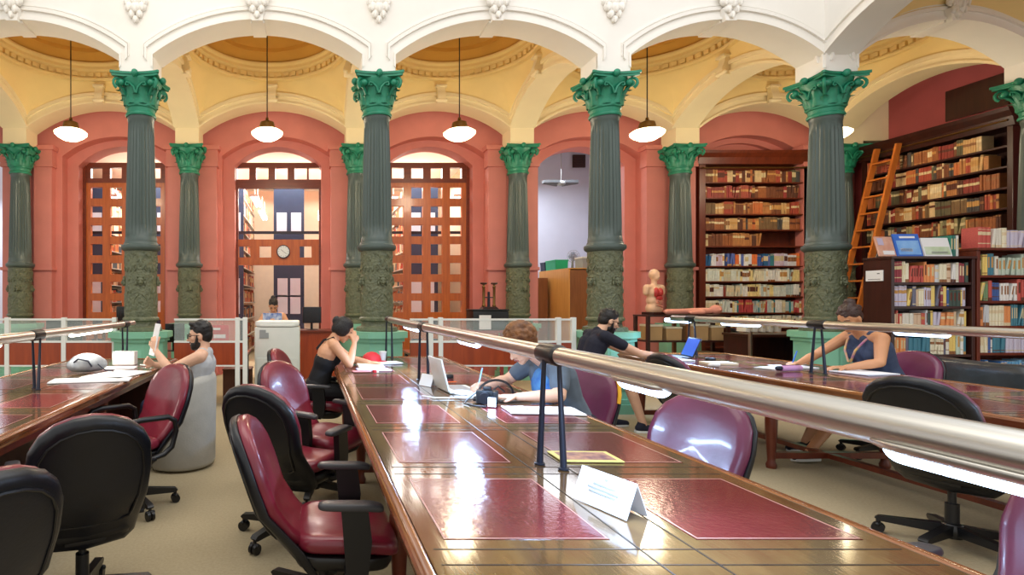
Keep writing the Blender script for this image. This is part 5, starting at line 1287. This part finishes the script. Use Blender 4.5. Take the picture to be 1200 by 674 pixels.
# left table
sheet('long white paper nearest the camera on the left table', -1.7, 4.46, 0.6, 0.22, 12, n=2)
sheet('broad white papers spread before the man in the grey tank top', -1.62, 4.82, 0.36, 0.5, -16, n=2)
sheet('white papers behind the spread papers on the left table', -1.82, 5.28, 0.44, 0.2, 6, n=2)
t = thing('backpack', 'grey and white soft bag lying on the left table', 'bag', (-1.93, 4.98, TT + 0.012), R(10))
b = MB(); b.ell((0, 0, 0.075), (0.15, 0.11, 0.085)); b.ell((0.07, 0.02, 0.06), (0.1, 0.09, 0.065)); b.ell((-0.08, -0.02, 0.055), (0.09, 0.09, 0.06)); o = blob('body', b, mat('bag_grey', (176, 180, 184), 0.7, col2=(120, 124, 130), scale=9), t, 0.01)
b = MB(); b.tube([(-0.1, -0.08, 0.08), (-0.05, -0.12, 0.12), (0.03, -0.12, 0.1), (0.06, -0.11, 0.05)], 0.008, 6); b.tube([(0.1, -0.07, 0.07), (0.17, -0.08, 0.012), (0.24, -0.1, 0.008)], 0.006, 6); part('strap', b, M_darkmetal, t)
t = thing('napkin_box', 'white box standing at the far end of the left table', 'box', (-1.80, 5.62, TT))
b = MB(); b.box((0, 0, 0.065), (0.22, 0.11, 0.13), None, 0.004); part('body', b, M_wpaint, t, 0)
b = MB(); b.box((0, 0, 0.133), (0.12, 0.04, 0.006), None, 0.002); part('opening', b, M_greyp, t, 0)
b = MB(); b.tube([(0, 0, 0.007), (0.15, 0, 0.007)], 0.006, 8); b.cone((0.15, 0, 0.007), 0.006, (0.165, 0, 0.007), 0.001, 8); single('pen', b, M_wpaint, 'white pen near the far end of the left table', 'pen', (-1.62, 5.52, TT), R(-30))
# right table
t = thing('laptop', 'laptop with a lit blue screen in front of the man in the dark t-shirt', 'laptop', (4.18, 6.3, TT), R(-14))
b = MB(); b.box((-0.04, 0, 0.008), (0.22, 0.32, 0.014), None, 0.005); part('base', b, M_black, t); b = MB(); b.box((-0.04, 0, 0.0155), (0.13, 0.28, 0.002)); part('keyboard', b, M_shell, t, 0)
rot = Matrix.Rotation(R(22), 3, 'Y'); b = MB(); b.box(Vector((0.075, 0, 0.014)) + rot @ Vector((0, 0, 0.112)), (0.012, 0.33, 0.224), rot, 0.004); l = part('lid', b, M_black, t)
b = MB(); b.box(Vector((0.075, 0, 0.014)) + rot @ Vector((-0.0068, 0, 0.112)), (0.001, 0.31, 0.2), rot); part('screen', b, M_screen, l, 0, 'lit blue screen')
mouse('black computer mouse beside the laptop with the blue screen', 4.3, 5.98, 170)
sheet('white papers under the forearms of the man in the dark t-shirt', 3.98, 6.02, 0.2, 0.24, 6, n=3)
sheet('closed pale book on the right table near the plum chair', 4.12, 5.62, 0.26, 0.19, -8, M_ppaper, h=0.022, nm='closed_book', cat='book')
sheet('long white papers left of the lamp struts on the right table', 4.42, 5.28, 0.3, 0.2, 14, n=2)
sheet('more white papers behind the struts on the right table', 4.66, 5.38, 0.3, 0.22, -6, n=2)
sheet('broad white papers in front of the woman with the lanyard', 4.88, 4.92, 0.34, 0.3, 10, n=3)
t = thing('pencil_case', 'pink and dark pencil case on the right table', 'pencil case', (4.36, 5.06, TT), R(10))
b = MB(); b.capsule((-0.09, 0, 0.027), 0.027, (0.09, 0, 0.027), 0.027, 14); part('pouch', b, mat('pink_pouch', (206, 150, 190), 0.6), t); b = MB(); b.tube([(-0.09, 0, 0.055), (0.09, 0, 0.055)], 0.004, 6); b.capsule((-0.11, 0, 0.03), 0.022, (-0.14, 0, 0.03), 0.02); part('zip', b, M_darkmetal, t)
b = MB(); b.ell((0, 0, 0.02), (0.045, 0.03, 0.022)); b.ell((0.03, 0.02, 0.018), (0.03, 0.03, 0.02)); b.ell((-0.03, 0.015, 0.016), (0.03, 0.025, 0.017))
o = blob('crumpled_tissue', b, M_paper, None, 0.006); o.location = (3.93, 5.4, TT); o['label'] = 'crumpled white tissue at the left edge of the right table'; o['category'] = 'tissue'

# grey tub armchair under the reading man
t = thing('tub_chair', 'stone-grey upholstered tub chair the man in the grey tank top sits in', 'chair', (-1.09, 4.92, 0))
b = MB(); prof = []; N = 30
for k in range(N + 1):
    a = R(-128) + R(256) * k / N; ca, sa = math.cos(a), math.sin(a)
    prof.append((ca, sa))
vs = []; fs = []; H = 9
for k, (ca, sa) in enumerate(prof):
    e = abs(k / N - 0.5) * 2; htop = 0.80 - 0.22 * e ** 2.2
    ring = []
    for (r, z) in ((0.20, 0.02), (0.285, 0.02), (0.30, 0.05), (0.305, htop * 0.5), (0.31, htop - 0.05), (0.295, htop), (0.26, htop + 0.008), (0.235, htop - 0.03), (0.225, 0.42)): ring.append(Vector((r * ca, r * sa * 1.0, z)))
    vs += ring
for k in range(N):
    for j in range(H): fs.append((k * H + j, k * H + (j + 1) % H, (k + 1) * H + (j + 1) % H, (k + 1) * H + j))
fs += [tuple(range(H - 1, -1, -1)), tuple(range(N * H, N * H + H))]
b.faces(vs, fs); part('shell', b, M_tub, t, 70)
b = MB(); b.pillow([(0.23 * math.cos(a) - 0.03 + (-0.08 if math.cos(a) < -0.5 else 0), 0.23 * math.sin(a)) for a in [k * PI / 14 for k in range(28)]], 0.05, 0.06, lambda u, v, w: (u, v, 0.42 + w)); part('seat_cushion', b, M_tub, t, 70)
b = MB(); b.lathe([(0.2, 0.0), (0.24, 0.01), (0.24, 0.3), (0.2, 0.36)], 28); part('plinth', b, M_tub, t)

# ------------------------------------------------------------ people
def Vv(*a): return Vector(a)
def person(label, P, N, head, f, elbows, wrists, hands, knees, ankles, toes, skin, hair, hairm, clothes, size=1.0, beard=None, glasses=False, feet=True, extra=None, shw=0.165):
    """seated figure; tuples are (left, right). One continuous skin surface, hair and clothes as children"""
    P, N, head = Vector(P), Vector(N), Vector(head); f = Vector(f).normalized()
    t = thing('person', label, 'person', (P.x, P.y, 0)); O = Vector((P.x, P.y, 0))
    L = lambda p: Vector(p) - O
    face = Vector(clothes['face']).normalized(); left = Vector((0, 0, 1)).cross(face).normalized()
    g = size; up = (N - P).normalized()
    fwd = left.cross(up).normalized()
    Wm = P.lerp(N, 0.42) + fwd * 0.0; C = P.lerp(N, 0.74)
    SL = N + left * shw * g - up * 0.045 + Vector(clothes.get('shl', (0, 0, 0))); SR = N - left * shw * g - up * 0.045 + Vector(clothes.get('shr', (0, 0, 0)))
    elbows = [Vector(q) for q in elbows]; wrists = [Vector(q) for q in wrists]; knees = [Vector(q) for q in knees]; ankles = [Vector(q) for q in ankles]
    hips = [P + left * 0.085 * g, P - left * 0.085 * g]; sh = [SL, SR]
    def torso(b, e, low=0.0, hi=1.0, neck=True):
        for s in (-1, 1):
            b.capsule(L(P + left * s * 0.075 * g), (0.108 + e) * g, L(Wm + left * s * 0.06 * g), (0.092 + e) * g)
            b.capsule(L(Wm + left * s * 0.06 * g), (0.092 + e) * g, L(C + left * s * 0.075 * g), (0.103 + e) * g)
        b.capsule(L(P + left * 0.07 * g), (0.11 + e) * g, L(P - left * 0.07 * g), (0.11 + e) * g)
        if hi > 0.8:
            b.capsule(L(C + left * 0.08 * g), (0.1 + e) * g, L(N + left * 0.05 * g - up * 0.06), (0.07 + e) * g); b.capsule(L(C - left * 0.08 * g), (0.1 + e) * g, L(N - left * 0.05 * g - up * 0.06), (0.07 + e) * g)
    b = MB(); torso(b, 0)
    if clothes.get('bust'):
        for s in (-1, 1): b.ell(L(C + left * s * 0.075 * g + fwd * 0.07 - up * 0.03), (0.056, 0.056, 0.056))
    b.capsule(L(SL), 0.056 * g, L(N - up * 0.03), 0.062 * g); b.capsule(L(SR), 0.056 * g, L(N - up * 0.03), 0.062 * g)
    hu = (head - N)
    ru = left * 1.0
    hr = f.cross(Vector((0, 0, 1)));  hr = hr.normalized() if hr.length > 0.05 else -left
    huv = hr.cross(f).normalized()
    if abs(f.z) > 0.9: huv = face
    HM = Matrix((hr, f, huv)).transposed()
    Hh = lambda x, y, z: L(head) + HM @ (Vector((x, y, z)) * g)
    b.capsule(L(N - up * 0.04), 0.058 * g, Hh(0, -0.03, -0.06), 0.052 * g)
    b.ell(Hh(0, -0.01, 0.02), (0.074 * g, 0.093 * g, 0.087 * g), HM); b.ell(Hh(0, 0.028, -0.042), (0.056 * g, 0.06 * g, 0.07 * g), HM); b.ell(Hh(0, 0.058, -0.095), (0.028 * g, 0.024 * g, 0.022 * g), HM)
    b.capsule(Hh(0, 0.083, 0.004), 0.009 * g, Hh(0, 0.107, -0.03), 0.013 * g, 10); b.capsule(Hh(-0.013, 0.09, -0.034), 0.009 * g, Hh(0.013, 0.09, -0.034), 0.009 * g, 8)
    b.capsule(Hh(-0.036, 0.074, 0.02), 0.012 * g, Hh(0.036, 0.074, 0.02), 0.012 * g, 8)
    b.capsule(Hh(-0.02, 0.081, -0.064), 0.010 * g, Hh(0.02, 0.081, -0.064), 0.010 * g, 8)
    for s in (-1, 1):
        b.ell(Hh(s * 0.045, 0.055, -0.02), (0.022 * g, 0.02 * g, 0.024 * g), HM)
        b.ell(Hh(s * 0.076, -0.008, -0.008), (0.011 * g, 0.02 * g, 0.031 * g), HM)
    for i in (0, 1):
        b.capsule(L(sh[i]), 0.056 * g, L(sh[i].lerp(elbows[i], 0.35)), 0.05 * g); b.capsule(L(sh[i].lerp(elbows[i], 0.35)), 0.05 * g, L(elbows[i]), 0.039 * g)
        b.capsule(L(elbows[i]), 0.039 * g, L(elbows[i].lerp(wrists[i], 0.3)), 0.042 * g); b.capsule(L(elbows[i].lerp(wrists[i], 0.3)), 0.042 * g, L(wrists[i]), 0.026 * g)
        d, nrm, curl = hands[i]; d = Vector(d).normalized(); nrm = Vector(nrm); nrm = (nrm - d * nrm.dot(d)).normalized(); sd = d.cross(nrm).normalized()
        if i == 1: sd = -sd                                   # sd points to the thumb side
        w = wrists[i]
        for q in (-0.026, -0.009, 0.009, 0.026): b.capsule(L(w), 0.019 * g, L(w + (d * 0.085 + sd * q * 1.05) * g), 0.0125 * g, 8, 3)
        for q, ln in ((0.028, 0.066), (0.0095, 0.076), (-0.0095, 0.071), (-0.028, 0.056)):
            p = w + (d * 0.085 + sd * q * 1.1) * g; a = 0.35 * curl; segs = (0.48, 0.3, 0.22); rr = 0.0098
            for sg in segs:
                dv = (d * math.cos(a) + nrm * math.sin(a) + sd * q * 1.5).normalized(); p2 = p + dv * ln * sg * g
                b.capsule(L(p), rr * g, L(p2), (rr - 0.0008) * g, 8, 3); p = p2; a += 0.55 * curl; rr -= 0.0007
        p = w + (d * 0.028 + sd * 0.024) * g; p2 = p + (d * 0.03 + sd * 0.026 + nrm * 0.012) * g; p3 = p2 + (d * 0.03 + sd * 0.006 + nrm * 0.018 * curl) * g
        b.capsule(L(p), 0.014 * g, L(p2), 0.012 * g, 8, 3); b.capsule(L(p2), 0.012 * g, L(p3), 0.009 * g, 8, 3)
        b.capsule(L(hips[i]), 0.095 * g, L(hips[i].lerp(knees[i], 0.4)), 0.082 * g); b.capsule(L(hips[i].lerp(knees[i], 0.4)), 0.082 * g, L(knees[i]), 0.056 * g)
        cf = knees[i].lerp(ankles[i], 0.3)
        b.capsule(L(knees[i]), 0.056 * g, L(cf), 0.056 * g); b.capsule(L(cf), 0.056 * g, L(ankles[i]), 0.036 * g)
        tv = Vector(toes[i]).normalized(); b.capsule(L(ankles[i] - Vector((0, 0, 0.03)) - tv * 0.03), 0.034 * g, L(ankles[i] + tv * 0.13 - Vector((0, 0, 0.052))), 0.026 * g)
    body = blob('body', b, skin, t, 0.0065, 5, 0.5)
    # eyes, brows, lips
    b = MB()
    for s in (-1, 1): b.ell(Hh(s * 0.032, 0.0775, 0.002), (0.013 * g, 0.008 * g, 0.006 * g), HM, 10, 6)
    part('eyes', b, M_eye, t, 60)
    b = MB()
    for s in (-1, 1): b.tube([Hh(s * 0.016, 0.086, 0.022), Hh(s * 0.034, 0.083, 0.028), Hh(s * 0.052, 0.07, 0.022)], 0.0042 * g, 6)
    part('eyebrows', b, hairm, t, 60)
    b = MB(); b.capsule(Hh(-0.017, 0.087, -0.064), 0.0065 * g, Hh(0.017, 0.087, -0.064), 0.0065 * g, 8, 3); part('lips', b, M_lip, t, 60)
    # hair
    b = MB(); random.seed(3)
    b.ell(Hh(0, -0.028, 0.044), (0.083 * g, 0.095 * g, 0.083 * g), HM, 32, 20); b.ell(Hh(0, -0.055, 0.0), (0.074 * g, 0.062 * g, 0.075 * g), HM, 32, 20)
    if hair in ('short', 'quiff'):
        for k in range(60):
            a = random.uniform(0, 2 * PI); e = random.uniform(0.25, 1.5); q = Vector((0.078 * math.cos(a) * math.cos(e), -0.022 + 0.09 * math.sin(a) * math.cos(e), 0.046 + 0.08 * math.sin(e)))
            b.ell(Hh(*q), (0.016 * g, 0.018 * g, 0.014 * g), HM, 8, 6)
        if hair == 'quiff':
            for k in range(9): b.capsule(Hh(-0.05 + 0.0125 * k, 0.035, 0.1), 0.02 * g, Hh(-0.055 + 0.0135 * k, 0.062, 0.107 + 0.008 * math.sin(k)), 0.015 * g, 8, 3)
    if hair == 'curly':
        for k in range(170):
            a = random.uniform(0, 2 * PI); e = random.uniform(-0.25, 1.55); q = Vector((0.088 * math.cos(a) * math.cos(e), -0.026 + 0.094 * math.sin(a) * math.cos(e), 0.046 + 0.092 * math.sin(e)))
            if q.y > 0.05 and q.z < 0.055: continue
            b.ell(Hh(*q), (0.021 * g, 0.021 * g, 0.019 * g), HM, 8, 6)
    if hair == 'bun':
        b.ell(Hh(0, -0.08, 0.125), (0.045 * g, 0.042 * g, 0.04 * g), HM, 20, 14)
        for k in range(30):
            a = random.uniform(0, 2 * PI); e = random.uniform(0.1, 1.4); b.ell(Hh(0.08 * math.cos(a) * math.cos(e), -0.03 + 0.092 * math.sin(a) * math.cos(e), 0.045 + 0.082 * math.sin(e)), (0.016 * g, 0.02 * g, 0.012 * g), HM, 8, 6)
    if hair == 'bob':
        for s in (-1, 1): b.ell(Hh(s * 0.05, -0.022, 0.0), (0.043 * g, 0.082 * g, 0.08 * g), HM, 28, 18)
        b.ell(Hh(0, -0.07, -0.01), (0.072 * g, 0.056 * g, 0.085 * g), HM, 28, 18); b.ell(Hh(0.0, -0.13, 0.03), (0.035 * g, 0.03 * g, 0.045 * g), HM, 20, 14)
    blob('hair', b, hairm, t, 0.007, 2 if hair in ('curly', 'short', 'quiff') else 7, 0.45)
    if beard:
        b = MB(); b.ell(Hh(0, 0.03, -0.075), (0.059 * g, 0.062 * g, 0.05 * g), HM); b.ell(Hh(0, 0.062, -0.1), (0.034 * g, 0.028 * g, 0.026 * g), HM); b.capsule(Hh(-0.022, 0.088, -0.05), 0.007 * g, Hh(0.022, 0.088, -0.05), 0.007 * g, 8, 3)
        for s in (-1, 1): b.capsule(Hh(s * 0.066, 0.012, 0.0), 0.012 * g, Hh(s * 0.058, 0.03, -0.06), 0.016 * g, 8, 3)
        blob('beard', b, hairm, t, 0.007, 2, 0.4)
    if glasses:
        b = MB()
        for s in (-1, 1):
            b.tube([Hh(s * 0.034 + 0.026 * math.cos(a), 0.099, 0.0 + 0.021 * math.sin(a)) for a in [k * PI / 9 for k in range(18)]], 0.0028 * g, 6, closed=True)
            b.tube([Hh(s * 0.06, 0.098, 0.005), Hh(s * 0.08, 0.04, 0.008), Hh(s * 0.084, -0.01, 0.004)], 0.0028 * g, 6)
        b.tube([Hh(-0.009, 0.1, 0.004), Hh(0.009, 0.1, 0.004)], 0.0028 * g, 6); part('glasses', b, M_black, t, 60)
    # clothes
    b = MB(); c = clothes; e = 0.009
    if c['top'] == 'tee':
        torso(b, e); b.capsule(L(SL), 0.064 * g, L(N - up * 0.035), 0.066 * g); b.capsule(L(SR), 0.064 * g, L(N - up * 0.035), 0.066 * g)
        for i in (0, 1): b.capsule(L(sh[i]), 0.066 * g, L(sh[i].lerp(elbows[i], c.get('sleeve', 0.52))), 0.058 * g)
        b.capsule(L(N - up * 0.05), 0.068 * g, L(N), 0.06 * g)
    elif c['top'] == 'tank':
        torso(b, e, hi=1.0)
        for s in (-1, 1): b.capsule(L(C + left * s * 0.075 * g - up * 0.02), 0.095 * g, L(N + left * s * 0.085 * g - up * 0.03), 0.055 * g)
        b.capsule(L(N - up * 0.07 - fwd * 0.02), 0.072 * g, L(N - up * 0.02 - fwd * 0.03), 0.055 * g)
        if c.get('bust'):
            for s in (-1, 1): b.ell(L(C + left * s * 0.075 * g + fwd * 0.07 - up * 0.03), (0.07, 0.07, 0.07))
            b.capsule(L(C + fwd * 0.07), 0.06, L(C + fwd * 0.05 - up * 0.12), 0.08)
    elif c['top'] == 'cami':
        Wk, Ck = Wm.copy(), C.copy(); dn = P.lerp(N, 0.56)
        for s in (-1, 1): b.capsule(L(P + left * s * 0.075 * g), 0.117 * g, L(Wm + left * s * 0.06 * g), 0.101 * g, 18); b.capsule(L(Wm + left * s * 0.06 * g), 0.101 * g, L(dn + left * s * 0.07 * g), 0.112 * g, 18)
        if c.get('bust'):
            for s in (-1, 1): b.ell(L(C + left * s * 0.075 * g + fwd * 0.07 - up * 0.03), (0.068, 0.068, 0.068))
    blob('shirt' if c['top'] == 'tee' else 'tank_top', b, c['topm'], t, 0.0085, 4, 0.5)
    if c['top'] == 'cami':
        for s in (-1, 1):
            b = MB(); b.tube([L(C + left * s * 0.07 * g - fwd * 0.115), L(N + left * s * 0.07 * g - up * 0.03 - fwd * 0.075), L(N + left * s * 0.075 * g + up * 0.03), L(N + left * s * 0.07 * g + fwd * 0.085 - up * 0.03), L(C + left * s * 0.07 * g + fwd * 0.12)], 0.0065, 6); part('strap', b, c['topm'], t, 60)
    b = MB()
    b.capsule(L(hips[0] + Vector((0, 0, 0.03))), 0.119 * g, L(hips[1] + Vector((0, 0, 0.03))), 0.119 * g)
    for i in (0, 1):
        m = hips[i].lerp(knees[i], 0.4)
        if c['legs'] == 'shorts': b.capsule(L(hips[i]), 0.108 * g, L(m), 0.095 * g); b.capsule(L(m), 0.095 * g, L(hips[i].lerp(knees[i], 0.8)), 0.078 * g)
        else:
            cf = knees[i].lerp(ankles[i], 0.3); b.capsule(L(hips[i]), 0.106 * g, L(m), 0.092 * g); b.capsule(L(m), 0.092 * g, L(knees[i]), 0.066 * g); b.capsule(L(knees[i]), 0.066 * g, L(cf), 0.065 * g); b.capsule(L(cf), 0.065 * g, L(knees[i].lerp(ankles[i], 0.9)), 0.046 * g)
    blob('shorts' if c['legs'] == 'shorts' else 'trousers', b, c['legm'], t, 0.009, 4, 0.5)
    if feet:
        for i in (0, 1):
            tv = Vector(toes[i]).normalized(); a = ankles[i]; b = MB()
            b.capsule(L(a - Vector((0, 0, 0.035)) - tv * 0.04), 0.044 * g, L(a + tv * 0.07 - Vector((0, 0, 0.045))), 0.042 * g); b.capsule(L(a + tv * 0.07 - Vector((0, 0, 0.045))), 0.042 * g, L(a + tv * 0.15 - Vector((0, 0, 0.052))), 0.035 * g); b.capsule(L(a - tv * 0.02), 0.046 * g, L(a - tv * 0.03 - Vector((0, 0, 0.04))), 0.045 * g)
            s = blob('shoe', b, c.get('shoem', M_navyfab), t, 0.008, 3, 0.5)
            b = MB(); zz = a.z - 0.083
            b.prism([((Vector((tv.x, tv.y, 0)) * q + Vector((-tv.y, tv.x, 0)) * r2).x, (Vector((tv.x, tv.y, 0)) * q + Vector((-tv.y, tv.x, 0)) * r2).y) for q, r2 in ((-0.085, -0.025), (-0.085, 0.025), (-0.06, 0.04), (0.08, 0.045), (0.16, 0.03), (0.185, 0.0), (0.16, -0.03), (0.08, -0.045), (-0.06, -0.04))],
                    lambda u, v, w: (u + a.x - O.x, v + a.y - O.y, w), max(0.001, zz), max(0.001, zz) + 0.022)
            part('sole', b, M_wpaint, s, 0, 'pale rubber sole')
    return t, L, Hh, HM
# 1 man in grey tank top reading a sheet, left table
t, L, Hh, HM = person('bearded person in a grey tank top reading a held-up sheet at the left table', (-0.95, 4.92, 0.53), (-0.885, 4.92, 1.0), (-0.925, 4.92, 1.125), (-1, -0.08, -0.12),
    [(-1.15, 4.76, 0.84), (-1.12, 5.12, 0.80)], [(-1.285, 4.83, 1.0), (-1.34, 5.0, 0.86)], [((-0.1, 0.2, 1), (0, 1, 0), 1.3), ((-0.5, -0.6, 0.4), (0, -1, 0.3), 1.2)],
    [(-1.34, 4.8, 0.53), (-1.34, 5.06, 0.53)], [(-1.4, 4.8, 0.085), (-1.4, 5.06, 0.085)], [(-1, 0, 0), (-1, 0, 0)], M_skin2, 'quiff', M_hairb,
    dict(face=(-1, 0, 0), top='tank', topm=M_greyfab, legs='trousers', legm=M_jeans), beard=True, glasses=True)
b = MB(); b.box((0, 0, 0), (0.006, 0.2, 0.28), Matrix.Rotation(R(12), 3, 'Y'), 0)
single('sheet_of_paper', b, M_paper, 'white sheet held upright by the man in the grey tank top', 'paper', (-1.31, 4.9, 1.09), R(27), None, 0)
# 2 woman in black camisole
person('person with short black hair and black strappy top leaning over an open book', (0.10, 5.4, 0.57), (0.255, 5.4, 1.055), (0.37, 5.38, 1.15), (0.82, -0.12, -0.62),
    [(0.46, 5.66, 0.84), (0.405, 5.2, 0.84)], [(0.62, 5.5, 0.825), (0.46, 5.3, 1.02)], [((1, -0.3, 0), (0, 0, -1), 0.7), ((-0.1, 0.35, 1), (-0.2, 1, 0), 0.6)],
    [(0.52, 5.5, 0.54), (0.52, 5.28, 0.54)], [(0.6, 5.5, 0.085), (0.6, 5.28, 0.085)], [(1, 0, 0), (1, 0, 0)], M_skin1, 'bob', M_hairb,
    dict(face=(1, 0, 0), top='cami', topm=M_blackfab, legs='trousers', legm=M_blackfab, bust=True, shr=(0.03, 0, 0)), size=0.95, shw=0.155)
# 3 curly-haired reader
t3, L3, Hh3, HM3 = person('curly-haired person in a slate t-shirt writing with bowed head behind the lamp bar', (1.80, 3.78, 0.56), (1.60, 3.76, 1.05), (1.43, 3.74, 1.135), (-0.8, -0.25, -0.62),
    [(1.56, 3.46, 0.84), (1.44, 4.02, 0.86)], [(1.32, 3.5, 0.828), (1.25, 3.86, 0.85)], [((-1, 0.15, 0), (0, 0, -1), 0.6), ((-0.8, -0.3, 0.1), (0, -0.4, -1), 1.5)],
    [(1.36, 3.68, 0.54), (1.36, 3.9, 0.54)], [(1.34, 3.68, 0.085), (1.34, 3.9, 0.085)], [(-1, 0, 0), (-1, 0, 0)], M_skin2, 'curly', M_hairc,
    dict(face=(-1, -0.1, 0), top='tee', topm=M_teefab, legs='shorts', legm=M_navyfab, sleeve=0.62, shl=(-0.02, -0.02, -0.02)), size=1.02)
b = MB(); b.ell(L3((1.55, 3.70, 0.88)), (0.1, 0.12, 0.14)); b = MB()
C3 = Vector((1.80, 3.78, 0.56)).lerp(Vector((1.60, 3.76, 1.05)), 0.72)
b.ell(L3(C3 + Vector((-0.085, -0.02, -0.05))), (0.045, 0.14, 0.12)); part('shirt_print', b, M_bluefab, t3, 60, 'blue print on the shirt front')
b = MB(); b.tube([(0, 0, 0), (0.03, -0.01, 0.15)], 0.0055, 8); b.cone((0, 0, 0), 0.0055, (-0.004, 0, -0.016), 0.001, 8)
single('pen', b, mat('pale_blue_pen', (170, 210, 240), 0.4), 'pale blue pen upright in the hand of the curly-haired reader', 'pen', (1.16, 3.80, TT + 0.03))
# 4 man in dark t-shirt
person('bearded person in a dark t-shirt and glasses at the laptop with the blue screen', (3.02, 6.2, 0.57), (3.22, 6.2, 1.09), (3.34, 6.19, 1.205), (0.93, -0.12, -0.35),
    [(3.62, 6.42, 0.86), (3.56, 5.98, 0.86)], [(3.88, 6.32, 0.83), (3.83, 6.06, 0.828)], [((1, -0.2, 0), (0, 0, -1), 0.8), ((1, 0.3, 0), (0, 0, -1), 0.8)],
    [(3.44, 6.34, 0.56), (3.48, 6.08, 0.56)], [(3.5, 6.4, 0.085), (3.66, 6.1, 0.085)], [(1, 0.1, 0), (1, -0.1, 0)], M_skin2, 'short', M_hairb,
    dict(face=(1, 0, 0), top='tee', topm=M_navyfab, legs='shorts', legm=mat('royal_blue_shorts', (36, 52, 120), 0.85), sleeve=0.5), beard=True, glasses=True, size=1.02)
# 5 woman with lanyard
t5, L5, H5, HM5 = person('person with a bun, lanyard and sleeveless top writing at the right table', (5.38, 5.2, 0.6), (5.14, 5.2, 1.13), (5.0, 5.18, 1.265), (-0.84, -0.2, -0.52),
    [(5.06, 4.96, 0.88), (4.92, 5.44, 0.9)], [(4.84, 5.04, 0.83), (4.68, 5.34, 0.835)], [((-1, 0.25, 0), (0, 0, -1), 0.7), ((-1, -0.3, 0.05), (0, 0, -1), 1.4)],
    [(4.94, 5.08, 0.56), (4.94, 5.3, 0.56)], [(4.46, 4.98, 0.1), (4.75, 5.35, 0.085)], [(-1, -0.1, 0), (-1, 0, 0)], M_skin3, 'bun', M_hairbr,
    dict(face=(-1, 0, 0), top='tank', topm=M_dress, legs='shorts', legm=M_jeans, bust=True), size=1.0, shw=0.16)
b = MB(); C5 = Vector((5.38, 5.2, 0.6)).lerp(Vector((5.14, 5.2, 1.13)), 0.74)
b.tube([L5(C5 + Vector(q)) for q in ((0.05, -0.06, 0.185), (-0.03, -0.085, 0.15), (-0.12, -0.08, 0.07), (-0.175, -0.05, -0.02), (-0.18, -0.01, -0.13), (-0.18, 0.01, -0.13), (-0.175, 0.05, -0.02), (-0.12, 0.08, 0.07), (-0.03, 0.085, 0.15), (0.05, 0.06, 0.185))], 0.009, 6)
part('lanyard', b, mat('purple_yellow_ribbon', (150, 70, 150), 0.6, col2=(226, 190, 70), scale=14), t5, 60, 'purple and yellow lanyard')
b = MB(); b.tube([(0, 0, 0), (0.05, 0.0, 0.13)], 0.005, 8); b.cone((0, 0, 0), 0.005, (-0.006, 0, -0.016), 0.001, 8)
single('pen', b, M_blue, 'blue pen in the hand of the woman with the lanyard', 'pen', (4.585, 5.31, TT + 0.03))
# 6 librarian
t6, L6, H6, HM6 = person('person with tied dark hair and bare shoulders looking down behind the white copier', (-0.55, 9.8, 0.76), (-0.55, 9.74, 1.22), (-0.55, 9.655, 1.345), (0, -0.82, -0.57),
    [(-0.28, 9.58, 1.0), (-0.82, 9.58, 1.0)], [(-0.47, 9.42, 1.08), (-0.63, 9.42, 1.08)], [((-0.5, -0.5, 0.5), (-1, 0, 0), 1.0), ((0.5, -0.5, 0.5), (1, 0, 0), 1.0)],
    [(-0.43, 9.42, 0.74), (-0.67, 9.42, 0.74)], [(-0.43, 9.36, 0.3), (-0.67, 9.36, 0.3)], [(0, -1, 0), (0, -1, 0)], M_skin1, 'bun', M_hairb,
    dict(face=(0, -1, 0), top='cami', topm=mat('blue_white_print', (70, 110, 190), 0.8, col2=(210, 220, 236), scale=18), legs='trousers', legm=M_jeans, bust=True), size=0.98)
b = MB(); b.box((-0.08, 0, 0), (0.16, 0.01, 0.2), Matrix.Rotation(R(-8), 3, 'Z')); b.box((0.08, 0, 0), (0.16, 0.01, 0.2), Matrix.Rotation(R(8), 3, 'Z'))
single('booklet', b, mat('blue_white_print', (70, 110, 190), 0.8), 'blue and white booklet held by the person behind the copier', 'booklet', (-0.55, 9.36, 1.13), 0, None, 0)
t = thing('high_stool', 'high stool under the person behind the copier', 'stool', (-0.55, 9.8, 0))
b = MB(); b.lathe([(0.18, 0.60), (0.2, 0.61), (0.2, 0.64), (0.18, 0.65)], 24); part('seat', b, M_black, t)
b = MB(); b.cone((0, 0, 0.05), 0.025, (0, 0, 0.6), 0.025, 14); b.lathe([(0.22, 0), (0.22, 0.02), (0.05, 0.05)], 24); part('pedestal', b, M_chrome, t)
b = MB(); b.tube([(0.19 * math.cos(a), 0.19 * math.sin(a), 0.22) for a in [k * PI / 12 for k in range(24)]], 0.01, 6, closed=True); b.cone((0.19, 0, 0.22), 0.008, (0, 0, 0.22), 0.008, 6); b.cone((-0.19, 0, 0.22), 0.008, (0, 0, 0.22), 0.008, 6); part('foot_ring', b, M_chrome, t)
